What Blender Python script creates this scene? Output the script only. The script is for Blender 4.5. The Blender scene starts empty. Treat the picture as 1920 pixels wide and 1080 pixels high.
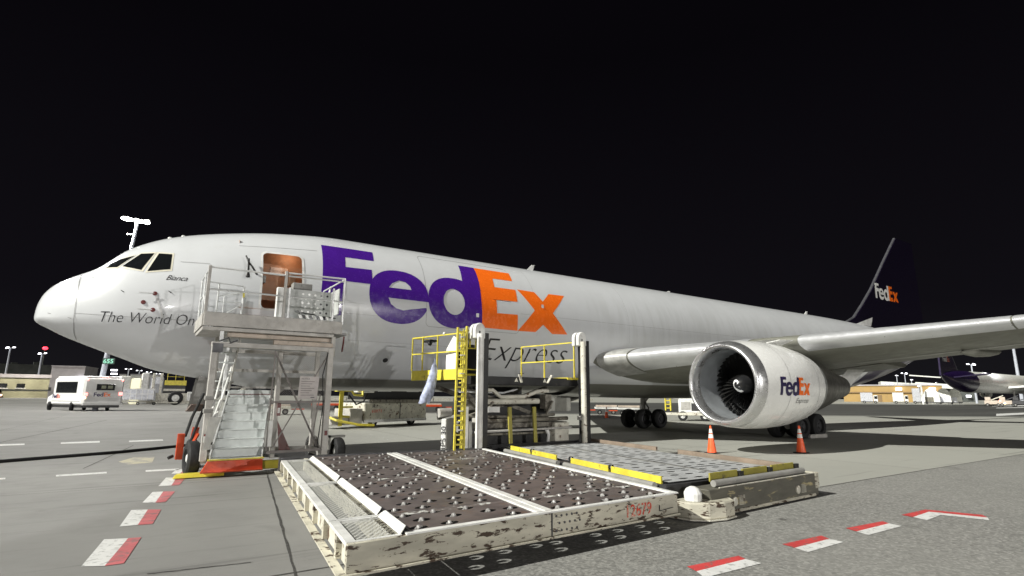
import bpy, bmesh, math, random
from mathutils import Vector, Matrix
from mathutils.geometry import tessellate_polygon
random.seed(7)
S = bpy.context.scene
COL = S.collection
PI = math.pi
rad = math.radians

# ------------------------------------------------------------------ camera
F_PX = 1029.069
pit, roll, yaw = rad(11.1166), rad(.3724), rad(33.7737)
CO = Vector((2.592, -19.846, 1.8949))
fh = Vector((math.sin(yaw), math.cos(yaw), 0)); rh = Vector((math.cos(yaw), -math.sin(yaw), 0)); up = Vector((0, 0, 1))
CF = fh*math.cos(pit)+up*math.sin(pit); u0 = up*math.cos(pit)-fh*math.sin(pit)
CR = rh*math.cos(roll)+u0*math.sin(roll); CU = u0*math.cos(roll)-rh*math.sin(roll)
cam = bpy.data.cameras.new('camera'); co = bpy.data.objects.new('camera', cam); COL.objects.link(co)
cam.sensor_width = 36; cam.lens = F_PX/1920*36; cam.clip_start = .1; cam.clip_end = 4000
m = Matrix.Identity(4)
for i in range(3):
    m[i][0] = CR[i]; m[i][1] = CU[i]; m[i][2] = -CF[i]; m[i][3] = CO[i]
co.matrix_world = m
S.camera = co
def ray(px, py): return CF+CR*((px-960)/F_PX)+CU*((540-py)/F_PX)
def G(px, py, z=0.0):
    d = ray(px, py); return CO+d*((z-CO.z)/d.z)
def Yp(px, py, y):
    d = ray(px, py); return CO+d*((y-CO.y)/d.y)
def B(px, dep):                       # ground position on the bearing of px, dep metres ahead
    d = CF*1.0+CR*((px-960)/F_PX); h = Vector((d.x, d.y, 0)); k = dep/(h.dot(fh)); h = h*k
    return Vector((CO.x+h.x, CO.y+h.y, 0))

# ------------------------------------------------------------------ world, exposure, lamps
w = bpy.data.worlds.new('World'); S.world = w; w.use_nodes = True
bg = w.node_tree.nodes['Background']
_t = w.node_tree; _g = _t.nodes.new('ShaderNodeTexCoord'); _s = _t.nodes.new('ShaderNodeSeparateXYZ'); _r = _t.nodes.new('ShaderNodeValToRGB')
_t.links.new(_g.outputs['Generated'], _s.inputs[0]); _t.links.new(_s.outputs[2], _r.inputs[0]); _t.links.new(_r.outputs[0], bg.inputs[0])
_r.color_ramp.elements[0].position = 0; _r.color_ramp.elements[0].color = (.0095, .0092, .011, 1); _r.color_ramp.elements[1].position = .55; _r.color_ramp.elements[1].color = (.0022, .0018, .0028, 1)
_e = _r.color_ramp.elements.new(.14); _e.color = (.0050, .0044, .0062, 1)
bg.inputs[1].default_value = 1; bg.inputs[1].default_value = 1.0
S.view_settings.view_transform = 'Standard'; S.view_settings.look = 'None'; S.view_settings.exposure = 0; S.view_settings.gamma = 1
S.cycles.max_bounces = 6; S.cycles.diffuse_bounces = 3; S.cycles.glossy_bounces = 3; S.cycles.transparent_max_bounces = 12
S.cycles.use_denoising = True
LAMPS = {  # position, power, colour, radius
 'north': ((-26, 54, 40), 30000, (1.0, .97, .99), .5),
 'apron': ((45, -150, 20), 200000, (1.0, .975, .93), 1.2),
 'bay':   ((-55, -125, 20), 130000, (1.0, .965, .94), 1.2),
}
def lamp(name, pos, P, colr, r):
    l = bpy.data.lights.new(name, 'POINT'); l.energy = P; l.color = colr; l.shadow_soft_size = r
    o = bpy.data.objects.new(name, l); o.location = pos; COL.objects.link(o); return o
for k_, (pos_, P_, c_, r_) in LAMPS.items(): lamp('flood_or_fill_lamp', pos_, P_, c_, r_)

SUN_DIR = Vector((-math.cos(rad(35)), .02, math.sin(rad(35))))      # the distant bank of apron floodlights ahead of the nose
sl_ = bpy.data.lights.new('floodlight_bank', 'SUN'); sl_.energy = 6.3; sl_.angle = rad(.6); sl_.color = (1, .99, .91)
so_ = bpy.data.objects.new('floodlight_bank', sl_); so_.rotation_euler = SUN_DIR.to_track_quat('Z', 'Y').to_euler(); so_.location = (-40, 0, 30); COL.objects.link(so_)

# ------------------------------------------------------------------ materials
def nt(name):
    mt = bpy.data.materials.new(name); mt.use_nodes = True; t = mt.node_tree
    return mt, t, t.nodes['Principled BSDF']
def N(t, ty, **kw):
    n = t.nodes.new(ty)
    for k, v in kw.items():
        if k.startswith('i'): n.inputs[int(k[1:])].default_value = v
        else: setattr(n, k, v)
    return n
def L(t, a, b): t.links.new(a, b)
def math_(t, op, a, b=None, c=None):
    n = t.nodes.new('ShaderNodeMath'); n.operation = op
    for i, v in enumerate((a, b, c)):
        if v is None: continue
        if isinstance(v, (int, float)): n.inputs[i].default_value = v
        else: t.links.new(v, n.inputs[i])
    return n.outputs[0]
def mixc(t, fac, a, b):
    n = t.nodes.new('ShaderNodeMix'); n.data_type = 'RGBA'
    for s, v in ((n.inputs[0], fac), (n.inputs[6], a), (n.inputs[7], b)):
        if isinstance(v, (int, float)): s.default_value = v
        elif isinstance(v, tuple): s.default_value = (*v[:3], 1)
        else: t.links.new(v, s)
    return n.outputs[2]
def noise(t, vec, scale, detail=4, rough=.55, dist=0):
    n = t.nodes.new('ShaderNodeTexNoise'); n.inputs['Scale'].default_value = scale; n.inputs['Detail'].default_value = detail
    n.inputs['Roughness'].default_value = rough; n.inputs['Distortion'].default_value = dist
    t.links.new(vec, n.inputs['Vector']); return n.outputs[0]
def ramp(t, v, a, b):       # smooth 0..1 between a and b
    n = t.nodes.new('ShaderNodeMapRange'); n.interpolation_type = 'SMOOTHSTEP'; n.clamp = True
    t.links.new(v, n.inputs[0]); n.inputs[1].default_value = a; n.inputs[2].default_value = b; return n.outputs[0]
def coords(t, scale=(1, 1, 1)):
    g = t.nodes.new('ShaderNodeNewGeometry'); mp = t.nodes.new('ShaderNodeMapping'); mp.inputs['Scale'].default_value = scale
    t.links.new(g.outputs['Position'], mp.inputs[0]); return mp.outputs[0]
def bump(t, b, h, dist=.01, strength=.5):
    n = t.nodes.new('ShaderNodeBump'); n.inputs['Distance'].default_value = dist; n.inputs['Strength'].default_value = strength
    t.links.new(h, n.inputs['Height']); t.links.new(n.outputs[0], b.inputs['Normal'])
def M(name, col, rough=.5, metal=0, var=.15, sc=3.0, dirt=None, dlo=.55, dhi=.7, dsc=6, emit=None, es=1, coat=0, bmp=0, stretch=(1, 1, 1)):
    mt, t, b = nt(name)
    v = coords(t, stretch)
    n1 = noise(t, v, sc, 5)
    dark = tuple(c*(1-var) for c in col); lite = tuple(min(1, c*(1+var)) for c in col)
    c = mixc(t, ramp(t, n1, .3, .7), dark, lite)
    if dirt:
        n2 = noise(t, v, dsc, 8, .65, .3)
        c = mixc(t, ramp(t, n2, dlo, dhi), c, dirt)
    L(t, c, b.inputs['Base Color'])
    r = ramp(t, noise(t, v, sc*2.3, 4), .2, .8)
    mr = t.nodes.new('ShaderNodeMapRange'); L(t, r, mr.inputs[0]); mr.inputs[3].default_value = max(.03, rough-.08); mr.inputs[4].default_value = min(1, rough+.12)
    L(t, mr.outputs[0], b.inputs['Roughness'])
    b.inputs['Metallic'].default_value = metal; b.inputs['Coat Weight'].default_value = coat
    if emit: b.inputs['Emission Color'].default_value = (*emit, 1); b.inputs['Emission Strength'].default_value = es
    if bmp: bump(t, b, noise(t, v, sc*8, 5), bmp)
    return mt
m_white = M('white_paint', (.72, .72, .70), .38, dirt=(.3, .27, .22), dlo=.62, dhi=.8, dsc=5)
m_cream = M('cream_paint', (.60, .58, .50), .5, dirt=(.12, .07, .04), dlo=.56, dhi=.64, dsc=5, bmp=.004)
m_rusty = M('rusty_cream_paint', (.50, .475, .39), .55, var=.25, sc=1.3, dirt=(.05, .028, .015), dlo=.545, dhi=.60, dsc=6.5, bmp=.006, stretch=(.8, .8, 2.6))
m_olive = M('dark_stained_steel', (.11, .105, .085), .6, dirt=(.42, .36, .2), dlo=.56, dhi=.66, dsc=3.5, bmp=.006, stretch=(.6, .6, 2.5))
m_brownplate = M('worn_brown_plate', (.15, .125, .12), .48, metal=.35, var=.25, sc=1.6, dirt=(.22, .14, .10), dlo=.55, dhi=.75, dsc=3, bmp=.002)
m_greyplate = M('worn_grey_plate', (.55, .56, .57), .42, metal=.3, var=.12, sc=2.5, dirt=(.2, .2, .2), dlo=.55, dhi=.75, dsc=5, bmp=.001)
m_alu = M('aluminium', (.66, .67, .67), .4, metal=.2, var=.12, dirt=(.3, .3, .3), dlo=.6, dhi=.8)
m_alu2 = M('dull_aluminium', (.44, .425, .40), .5, metal=.12, var=.15, dirt=(.2, .18, .16), dlo=.55, dhi=.8)
m_galv = M('ribbed_galvanised_tread', (.55, .58, .57), .45, metal=.3, var=.04, sc=9)
m_steel = M('dark_steel', (.08, .08, .085), .45, metal=.6, dirt=(.2, .14, .1), dlo=.6, dhi=.75)
m_black = M('black_rubber', (.012, .012, .013), .75, var=.3, sc=8, bmp=.004)
m_blackp = M('black_paint', (.014, .014, .015), .35, dirt=(.07, .06, .05), dlo=.6, dhi=.75)
m_grey = M('grey_paint', (.27, .265, .25), .5, dirt=(.12, .11, .1), dlo=.58, dhi=.75)
m_yellow = M('safety_yellow_paint', (.66, .56, .06), .45, dirt=(.12, .10, .04), dlo=.6, dhi=.72)
m_orange = M('orange_red_paint', (.60, .07, .018), .45, dirt=(.25, .05, .02), dlo=.6, dhi=.75)
m_cone = M('orange_cone_plastic', (.9, .12, .03), .4, var=.06)
m_refl = M('reflective_white_band', (.75, .75, .73), .3, var=.05)
m_glass = M('dark_glass', (.008, .009, .010), .06, var=.02)
m_panelbeige = M('beige_lit_panel', (.52, .44, .37), .5, dirt=(.3, .25, .2))
m_purple = M('purple_livery_paint', (.062, .012, .25), .22, var=.04, coat=.3)
m_orangeL = M('orange_livery_paint', (.95, .165, .012), .22, var=.04, coat=.3)
m_ink = M('black_lettering', (.012, .012, .016), .35, var=.05)
m_navy = M('navy_lettering', (.02, .012, .07), .3, var=.05)
m_redL = M('red_lettering', (.62, .06, .03), .5, dirt=(.6, .5, .4), dlo=.5, dhi=.6, dsc=30)
m_brown = M('brown_liner', (.34, .19, .11), .55, var=.1)
m_cloth = M('pale_blue_plastic_sheet', (.36, .40, .55), .5, var=.35, sc=6, bmp=.02)
m_red = M('dark_red_paint', (.14, .018, .018), .45)
m_bright = M('bare_metal', (.72, .73, .75), .34, metal=.6, var=.06, sc=2)
m_tanmetal = M('heat_tinted_metal', (.52, .47, .42), .3, metal=.85, var=.2, sc=2)
m_lipin = M('inlet_liner', (.36, .38, .40), .38, metal=.4, var=.12, sc=2)
m_seam = M('seam_line', (.22, .22, .22), .5)
def emit(name, c, s): return M(name, c, .5, emit=c, es=s)
m_lamp = emit('floodlight_lens', (1, .98, .95), 7)
m_lampfar = emit('far_floodlight_lens', (.92, .92, 1), 4.5)
m_redlamp = emit('red_beacon_lens', (1, .03, .05), 6)
m_taillamp = emit('lit_tail_lamp', (1, .22, .2), 3.5)
m_warmlamp = emit('warm_lamp', (1, .72, .45), 5)
m_loadglow = emit('glowing_pallet_load', (.9, .85, .6), .8)

# fuselage paint: white, grey belly, purple tail end, soft water streaks
def fuselage_mat():
    mt, t, b = nt('aircraft_white_livery')
    g = t.nodes.new('ShaderNodeNewGeometry'); sx = t.nodes.new('ShaderNodeSeparateXYZ'); L(t, g.outputs['Position'], sx.inputs[0])
    X, Y, Z = sx.outputs
    n = noise(t, coords(t), .7, 6, .6)
    base = mixc(t, ramp(t, n, .3, .75), (.62, .635, .655), (.575, .588, .605))
    st = noise(t, coords(t, (1.7, .3, .22)), 1.3, 6, .7)
    zr = math_(t, 'MULTIPLY', ramp(t, Z, 6.9, 5.6), ramp(t, X, 16, 21))
    zr = math_(t, 'MULTIPLY', zr, ramp(t, Z, 3.6, 4.8))
    base = mixc(t, math_(t, 'MULTIPLY', ramp(t, st, .42, .62), math_(t, 'MULTIPLY', zr, .26)), base, (.40, .41, .40))
    gr = noise(t, coords(t, (1, 1, 1)), 2.2, 8, .7)
    base = mixc(t, math_(t, 'MULTIPLY', ramp(t, gr, .55, .8), .18), base, (.45, .44, .40))
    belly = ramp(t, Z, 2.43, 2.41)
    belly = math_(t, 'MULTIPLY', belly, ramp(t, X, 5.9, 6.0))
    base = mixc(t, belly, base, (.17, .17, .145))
    pl = math_(t, 'ADD', X, math_(t, 'MULTIPLY', Z, -1.3))
    base = mixc(t, ramp(t, pl, 38.9, 38.95), base, (.014, .005, .04))
    L(t, base, b.inputs['Base Color']); b.inputs['Roughness'].default_value = .3; b.inputs['Coat Weight'].default_value = .45; b.inputs['Coat Roughness'].default_value = .04
    bump(t, b, noise(t, coords(t, (.6, 1, 1)), 1.1, 2), .012, .35)
    return mt
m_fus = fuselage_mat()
m_wing = M('wing_grey', (.20, .20, .17), .42, var=.1, sc=1.2, dirt=(.2, .2, .17), dlo=.5, dhi=.75, dsc=2)
m_cowl = M('cowl_white', (.80, .80, .785), .26, var=.03, sc=1.0, dirt=(.55, .54, .52), dlo=.58, dhi=.85, dsc=1.2, coat=.4)
m_polish = M('polished_inlet_metal', (.66, .66, .67), .28, metal=.88, var=.03, sc=1.5)
m_bus = M('bus_white_paint', (.66, .66, .65), .35, var=.03)
m_castor = M('castor_metal', (.42, .41, .40), .45, metal=.4)
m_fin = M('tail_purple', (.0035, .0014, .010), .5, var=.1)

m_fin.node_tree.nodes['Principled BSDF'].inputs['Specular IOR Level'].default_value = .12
# open mesh patterns: real see-through holes through an alpha pattern in the surface's own coordinates
def mesh_mat(name, col, a, bb, fill, rough=.5, axes='XY', metal=.2):
    mt, t, b = nt(name)
    b.inputs['Base Color'].default_value = (*col, 1); b.inputs['Roughness'].default_value = rough; b.inputs['Metallic'].default_value = metal
    tc = t.nodes.new('ShaderNodeTexCoord'); sx = t.nodes.new('ShaderNodeSeparateXYZ'); L(t, tc.outputs['Object'], sx.inputs[0])
    u = sx.outputs['XYZ'.index(axes[0])]; v = sx.outputs['XYZ'.index(axes[1])]
    vv = math_(t, 'DIVIDE', v, bb); row = math_(t, 'FLOOR', vv)
    uu = math_(t, 'ADD', math_(t, 'DIVIDE', u, a), math_(t, 'MULTIPLY', math_(t, 'MODULO', math_(t, 'ABSOLUTE', row), 2.0), .5))
    fu = math_(t, 'ABSOLUTE', math_(t, 'SUBTRACT', math_(t, 'FRACT', uu), .5))
    fv = math_(t, 'ABSOLUTE', math_(t, 'SUBTRACT', math_(t, 'FRACT', vv), .5))
    d = math_(t, 'ADD', fu, fv)
    solid = math_(t, 'GREATER_THAN', d, fill)
    tr = t.nodes.new('ShaderNodeBsdfTransparent'); mx = t.nodes.new('ShaderNodeMixShader'); out = t.nodes['Material Output']
    L(t, solid, mx.inputs[0]); L(t, tr.outputs[0], mx.inputs[1]); L(t, b.outputs[0], mx.inputs[2]); L(t, mx.outputs[0], out.inputs[0])
    return mt
m_expanded = mesh_mat('expanded_metal_tread', (.66, .66, .62), .075, .045, .46)
m_wire = mesh_mat('wire_mesh', (.30, .28, .26), .055, .028, .72, axes='XZ')

# ------------------------------------------------------------------ objects
ROOTS = {}
def tag(o, label=None, cat=None, group=None, kind=None):
    if label: o['label'] = label
    if cat: o['category'] = cat
    if group: o['group'] = group
    if kind: o['kind'] = kind
    return o
def thing(name, label, cat, loc=(0, 0, 0), group=None):
    o = bpy.data.objects.new(name, None); COL.objects.link(o); o.location = loc; o.empty_display_size = .3
    return tag(o, label, cat, group)
def worldloc(o):
    p = Vector((0, 0, 0))
    while o: p = p+Vector(o.location); o = o.parent
    return p
class MB:
    def __init__(s): s.bm = bmesh.new()
    def box(s, a, b):
        x0, x1 = sorted((a[0], b[0])); y0, y1 = sorted((a[1], b[1])); z0, z1 = sorted((a[2], b[2]))
        v = [s.bm.verts.new(p) for p in ((x0, y0, z0), (x1, y0, z0), (x1, y1, z0), (x0, y1, z0), (x0, y0, z1), (x1, y0, z1), (x1, y1, z1), (x0, y1, z1))]
        for f in ((0, 3, 2, 1), (4, 5, 6, 7), (0, 1, 5, 4), (1, 2, 6, 5), (2, 3, 7, 6), (3, 0, 4, 7)): s.bm.faces.new([v[i] for i in f])
        return s
    def hexa(s, P):      # 4 bottom points, 4 top points
        v = [s.bm.verts.new(p) for p in P]
        for f in ((0, 3, 2, 1), (4, 5, 6, 7), (0, 1, 5, 4), (1, 2, 6, 5), (2, 3, 7, 6), (3, 0, 4, 7)): s.bm.faces.new([v[i] for i in f])
        return s
    def bar(s, p0, p1, w, h=None, upv=(0, 0, 1)):   # rectangular bar
        h = h or w; p0 = Vector(p0); p1 = Vector(p1); d = (p1-p0).normalized(); u = Vector(upv)
        if abs(d.dot(u)) > .99: u = Vector((0, 1, 0))
        r = d.cross(u).normalized(); u = r.cross(d).normalized()
        P = []
        for p in (p0, p1):
            for a, c in ((-1, -1), (1, -1), (1, 1), (-1, 1)): P.append(p+r*(a*w/2)+u*(c*h/2))
        v = [s.bm.verts.new(p) for p in P]
        for f in ((0, 1, 2, 3), (7, 6, 5, 4), (0, 4, 5, 1), (1, 5, 6, 2), (2, 6, 7, 3), (3, 7, 4, 0)): s.bm.faces.new([v[i] for i in f])
        return s
    def tube(s, pts, r, n=8, cap=True):
        pts = [Vector(p) for p in pts]; rings = []; u = None
        rr = r if isinstance(r, (list, tuple)) else [r]*len(pts)
        for i, p in enumerate(pts):
            d = (pts[min(i+1, len(pts)-1)]-pts[max(i-1, 0)]).normalized()
            if u is None: u = d.orthogonal().normalized()
            u = (u-d*u.dot(d)).normalized(); q = d.cross(u)
            rings.append([s.bm.verts.new(p+(u*math.cos(2*PI*k/n)+q*math.sin(2*PI*k/n))*rr[i]) for k in range(n)])
        for a, b in zip(rings, rings[1:]):
            for k in range(n): s.bm.faces.new((a[k], a[(k+1) % n], b[(k+1) % n], b[k]))
        if cap:
            try: s.bm.faces.new(rings[0][::-1]); s.bm.faces.new(rings[-1])
            except ValueError: pass
        return s
    def lathe(s, prof, c, axis, n=32, closed=False):   # prof: (along, radius)
        a = Vector(axis).normalized(); u = a.orthogonal().normalized(); q = a.cross(u); c = Vector(c); rings = []
        for t_, r in prof: rings.append([s.bm.verts.new(c+a*t_+(u*math.cos(2*PI*k/n)+q*math.sin(2*PI*k/n))*max(r, 1e-4)) for k in range(n)])
        pr = list(zip(rings, rings[1:]))
        if closed: pr.append((rings[-1], rings[0]))
        for x, y in pr:
            for k in range(n): s.bm.faces.new((x[k], x[(k+1) % n], y[(k+1) % n], y[k]))
        return s
    def quad(s, a, b, c, d):
        s.bm.faces.new([s.bm.verts.new(p) for p in (a, b, c, d)]); return s
    def prism(s, pts, d):     # polygon extruded by vector d
        d = Vector(d); a = [s.bm.verts.new(p) for p in pts]; b = [s.bm.verts.new(Vector(p)+d) for p in pts]; n = len(a)
        s.bm.faces.new(a[::-1]); s.bm.faces.new(b)
        for k in range(n): s.bm.faces.new((a[k], a[(k+1) % n], b[(k+1) % n], b[k]))
        return s
    def ball(s, c, r, n=10, sz=1):
        res = bmesh.ops.create_icosphere(s.bm, subdivisions=2, radius=r)
        for v in res['verts']: v.co.z *= sz; v.co += Vector(c)
        return s
    def build(s, name, mat, parent=None, smooth=False, bev=0, label=None, local=False):
        bmesh.ops.recalc_face_normals(s.bm, faces=s.bm.faces)
        if parent is not None and not local:
            off = worldloc(parent)
            for v in s.bm.verts: v.co -= off
        me = bpy.data.meshes.new(name); s.bm.to_mesh(me); s.bm.free()
        if smooth:
            for p in me.polygons: p.use_smooth = True
        me.materials.append(mat)
        o = bpy.data.objects.new(name, me); COL.objects.link(o); o.parent = parent
        if smooth == 'auto':
            try:
                for e in me.edges: pass
                me.set_sharp_from_angle(angle=rad(35))
            except Exception: pass
        if bev:
            b = o.modifiers.new('bevel', 'BEVEL'); b.width = bev; b.segments = 1; b.limit_method = 'ANGLE'
        if label: o['label'] = label
        return o
def copy_tree(o, parent=None):
    c = o.copy(); COL.objects.link(c); c.parent = parent
    for ch in list(o.children): copy_tree(ch, c)
    return c

# text as flat triangles in (x, y)
def text2d(body, h=1.0, shear=0, off=0, space=1.0, xs=1.0):
    cu = bpy.data.curves.new('t', 'FONT'); cu.body = body; cu.size = 1; cu.shear = shear; cu.offset = off; cu.space_character = space; cu.resolution_u = 5
    ob = bpy.data.objects.new('t', cu); COL.objects.link(ob); dg = bpy.context.evaluated_depsgraph_get()
    me = ob.evaluated_get(dg).to_mesh(); v = [p.co.copy() for p in me.vertices]; f = [tuple(p.vertices) for p in me.polygons]
    ob.evaluated_get(dg).to_mesh_clear(); bpy.data.objects.remove(ob); bpy.data.curves.remove(cu)
    k = h/.70
    return [(p.x*k*xs, p.y*k) for p in v], f
def polys2d(loops):
    fl = [p for l in loops for p in l]
    tris = tessellate_polygon([[Vector((x, y, 0)) for x, y in l] for l in loops])
    return fl, tris
def surf_part(name, geo, fn, mat, parent, dx=.35, dy=.12, xo=0, yo=0, width=None):
    v, f = geo; bm = bmesh.new()
    if width:
        x0 = min(p[0] for p in v); x1 = max(p[0] for p in v); k = width/(x1-x0); v = [((p[0]-x0)*k, p[1]) for p in v]
    vs = [bm.verts.new((p[0]+xo, p[1]+yo, 0)) for p in v]
    for t_ in f:
        try: bm.faces.new([vs[i] for i in t_])
        except ValueError: pass
    xs = [p.co.x for p in bm.verts]; ys = [p.co.y for p in bm.verts]
    def cut(a, b, st, ax):
        k = math.floor(a/st)*st+st
        while k < b:
            nrm = (1, 0, 0) if ax == 0 else (0, 1, 0)
            bmesh.ops.bisect_plane(bm, geom=bm.verts[:]+bm.edges[:]+bm.faces[:], plane_co=(k, 0, 0) if ax == 0 else (0, k, 0), plane_no=nrm); k += st
    if dx: cut(min(xs), max(xs), dx, 0)
    if dy: cut(min(ys), max(ys), dy, 1)
    for q in bm.verts: q.co = fn(q.co.x, q.co.y)
    mb = MB(); mb.bm.free(); mb.bm = bm
    return mb.build(name, mat, parent)
def flat_text(name, body, o, r, u, h, mat, parent, width=None, **kw):
    o = Vector(o); r = Vector(r).normalized(); u = Vector(u).normalized()
    return surf_part(name, text2d(body, h, **kw), lambda x, y: o+r*x+u*y, mat, parent, dx=0, dy=0, width=width)

# ------------------------------------------------------------------ ground
def ground_mat():
    mt, t, b = nt('apron_surface')
    g = t.nodes.new('ShaderNodeNewGeometry'); sx = t.nodes.new('ShaderNodeSeparateXYZ'); L(t, g.outputs['Position'], sx.inputs[0])
    X, Y, Z = sx.outputs
    c = coords(t)
    sl = t.nodes.new('ShaderNodeTexWhiteNoise'); sl.noise_dimensions = '2D'; cb_ = t.nodes.new('ShaderNodeCombineXYZ')
    L(t, math_(t, 'FLOOR', math_(t, 'DIVIDE', math_(t, 'ADD', X, -5.3), 7.6)), cb_.inputs[0]); L(t, math_(t, 'FLOOR', math_(t, 'DIVIDE', math_(t, 'ADD', Y, 13.2), 7.6)), cb_.inputs[1]); L(t, cb_.outputs[0], sl.inputs[0])
    big = noise(t, c, .12, 5, .6); mid = noise(t, c, 1.1, 7, .65); fine = noise(t, c, 22, 4, .6)
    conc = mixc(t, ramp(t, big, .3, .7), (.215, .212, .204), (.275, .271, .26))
    conc = mixc(t, math_(t, 'MULTIPLY', ramp(t, mid, .45, .75), .5), conc, (.19, .187, .18))
    streak = noise(t, coords(t, (.35, 4.5, 1)), 1.0, 6, .65)
    conc = mixc(t, math_(t, 'MULTIPLY', ramp(t, streak, .55, .72), .5), conc, (.15, .147, .143))
    conc = mixc(t, math_(t, 'MULTIPLY', sl.outputs[0], .5), conc, (.17, .168, .16))
    oil = noise(t, coords(t, (1, 1, 1)), .55, 3, .5, .6)
    conc = mixc(t, math_(t, 'MULTIPLY', ramp(t, oil, .66, .74), .55), conc, (.10, .098, .095))
    conc = mixc(t, math_(t, 'MULTIPLY', ramp(t, math_(t, 'ADD', X, math_(t, 'MULTIPLY', big, 6)), 9, 17), .8), conc, (.36, .36, .325))  # concrete made paler toward the tail, standing in for brighter light there
    tm = noise(t, coords(t, (.10, 2.6, 1)), 1.0, 5, .6, .25)
    conc = mixc(t, math_(t, 'MULTIPLY', ramp(t, tm, .60, .67), .42), conc, (.085, .083, .08))
    # speckled exposed aggregate
    vo = t.nodes.new('ShaderNodeTexVoronoi'); vo.inputs['Scale'].default_value = 26; L(t, c, vo.inputs['Vector'])
    sp = t.nodes.new('ShaderNodeSeparateColor'); L(t, vo.outputs['Color'], sp.inputs[0])
    agg = mixc(t, sp.outputs[0], (.125, .124, .117), (.37, .366, .345))
    agg = mixc(t, ramp(t, fine, .35, .7), agg, (.18, .178, .17))
    agg = mixc(t, math_(t, 'MULTIPLY', ramp(t, big, .35, .75), .5), agg, (.31, .305, .285))
    agg = mixc(t, math_(t, 'MULTIPLY', ramp(t, noise(t, c, .8, 4, .6, .5), .6, .72), .5), agg, (.13, .128, .12))
    agg = mixc(t, math_(t, 'MULTIPLY', ramp(t, noise(t, c, 1.9, 3, .5), .70, .74), .75), agg, (.06, .058, .055))
    wob = math_(t, 'MULTIPLY', math_(t, 'SUBTRACT', mid, .5), .05)
    ma = math_(t, 'MULTIPLY', ramp(t, math_(t, 'ADD', Y, wob), -13.18, -13.22), ramp(t, X, 5.0, 5.05))
    col = mixc(t, ma, conc, agg)
    # dark asphalt taxi lane beyond the aircraft
    dk = noise(t, coords(t, (.02, .2, 1)), 1.0, 5, .6)
    lane = mixc(t, ramp(t, dk, .35, .7), (.05, .05, .048), (.085, .085, .08))
    q = math_(t, 'ADD', math_(t, 'MULTIPLY', X, fh.x), math_(t, 'MULTIPLY', Y, fh.y))
    q = math_(t, 'ADD', q, math_(t, 'MULTIPLY', mid, 4))
    q0 = CO.x*fh.x+CO.y*fh.y
    ml = math_(t, 'MULTIPLY', ramp(t, q, q0+60, q0+66), ramp(t, q, q0+190, q0+170))
    ml = math_(t, 'MULTIPLY', ml, ramp(t, X, 18, 24))
    col = mixc(t, ml, col, lane)
    L(t, col, b.inputs['Base Color'])
    rr = t.nodes.new('ShaderNodeMapRange'); L(t, mid, rr.inputs[0]); rr.inputs[3].default_value = .55; rr.inputs[4].default_value = .85; L(t, rr.outputs[0], b.inputs['Roughness'])
    hh = math_(t, 'ADD', math_(t, 'MULTIPLY', fine, .4), math_(t, 'MULTIPLY', math_(t, 'MULTIPLY', sp.outputs[0], ma), .8))
    bump(t, b, hh, .01, .5)
    return mt
gm = MB()
xs_ = [-900, -60, -5, 5, 15, 30, 60, 900]
for i in range(7):
    for j in range(7):
        gm.quad((xs_[i], xs_[j], 0), (xs_[i+1], xs_[j], 0), (xs_[i+1], xs_[j+1], 0), (xs_[i], xs_[j+1], 0))
bmesh.ops.remove_doubles(gm.bm, verts=gm.bm.verts, dist=1e-4)
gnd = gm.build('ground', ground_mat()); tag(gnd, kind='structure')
m_joint = M('joint_filler', (.045, .043, .04), .9, var=.4, sc=12)
jm = MB()
def strip(mb, a, b, wd, z, wob=0, seg=1):
    a = Vector(a); b = Vector(b); d = (b-a).normalized(); n = Vector((-d.y, d.x)); pts = []
    for i in range(seg+1):
        p = a.lerp(b, i/seg); o = random.uniform(-wob, wob); w2 = wd*(1+random.uniform(-.3, .3)*(wob > 0))/2
        pts.append(((p+n*(o+w2)).to_3d(), (p+n*(o-w2)).to_3d()))
    for (p, q), (r, s) in zip(pts, pts[1:]):
        mb.quad(*[(v.x, v.y, z) for v in (p, q, s, r)])
strip(jm, (-60, -13.2), (90, -13.2), .03, .004, .006, 90)
for k in (-3, -2, -1, 1, 2, 3, 4, 5): strip(jm, (-60, -13.2+k*7.6+.02), (90, -13.2+k*7.6), .018, .004, .006, 60)
strip(jm, (5.42, -5.0), (3.75, -16.5), .03, .005, .006, 40)
for x in (-11, -3.5, 13.2, 21, 28.6, 36.2, 44): strip(jm, (x+1.2, 40), (x-.4, -13.2), .018, .005, .006, 60)
strip(jm, G(156, 879).xy, G(251, 835).xy, .03, .006, .01, 10)
strip(jm, G(0, 830).xy, G(200, 788).xy, .04, .006, .01, 14)
strip(jm, G(275, 1077).xy, G(470, 1055).xy, .02, .006, .01, 14)
tag(jm.build('pavement_joints', m_joint), kind='structure')
m_mwhite = M('white_road_paint', (.66, .66, .65), .6, var=.06, dirt=(.3, .3, .29), dlo=.52, dhi=.66, dsc=11)
m_mred = M('red_road_paint', (.55, .055, .055), .6, var=.12, dirt=(.25, .12, .11), dlo=.52, dhi=.66, dsc=11)
m_mred2 = M('faded_red_road_paint', (.50, .13, .14), .6, var=.12, dirt=(.24, .14, .14), dlo=.5, dhi=.62, dsc=5)
m_myel = M('worn_yellow_patch', (.48, .44, .32), .7, var=.1, dirt=(.28, .27, .25), dlo=.45, dhi=.6, dsc=3)
def mark(mb, pts, z=.006): mb.bm.faces.new([mb.bm.verts.new((p.x, p.y, z)) for p in pts])
mw, mr, mr2 = MB(), MB(), MB()
def gp(*a): return [G(x, y) for x, y in a]
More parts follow.
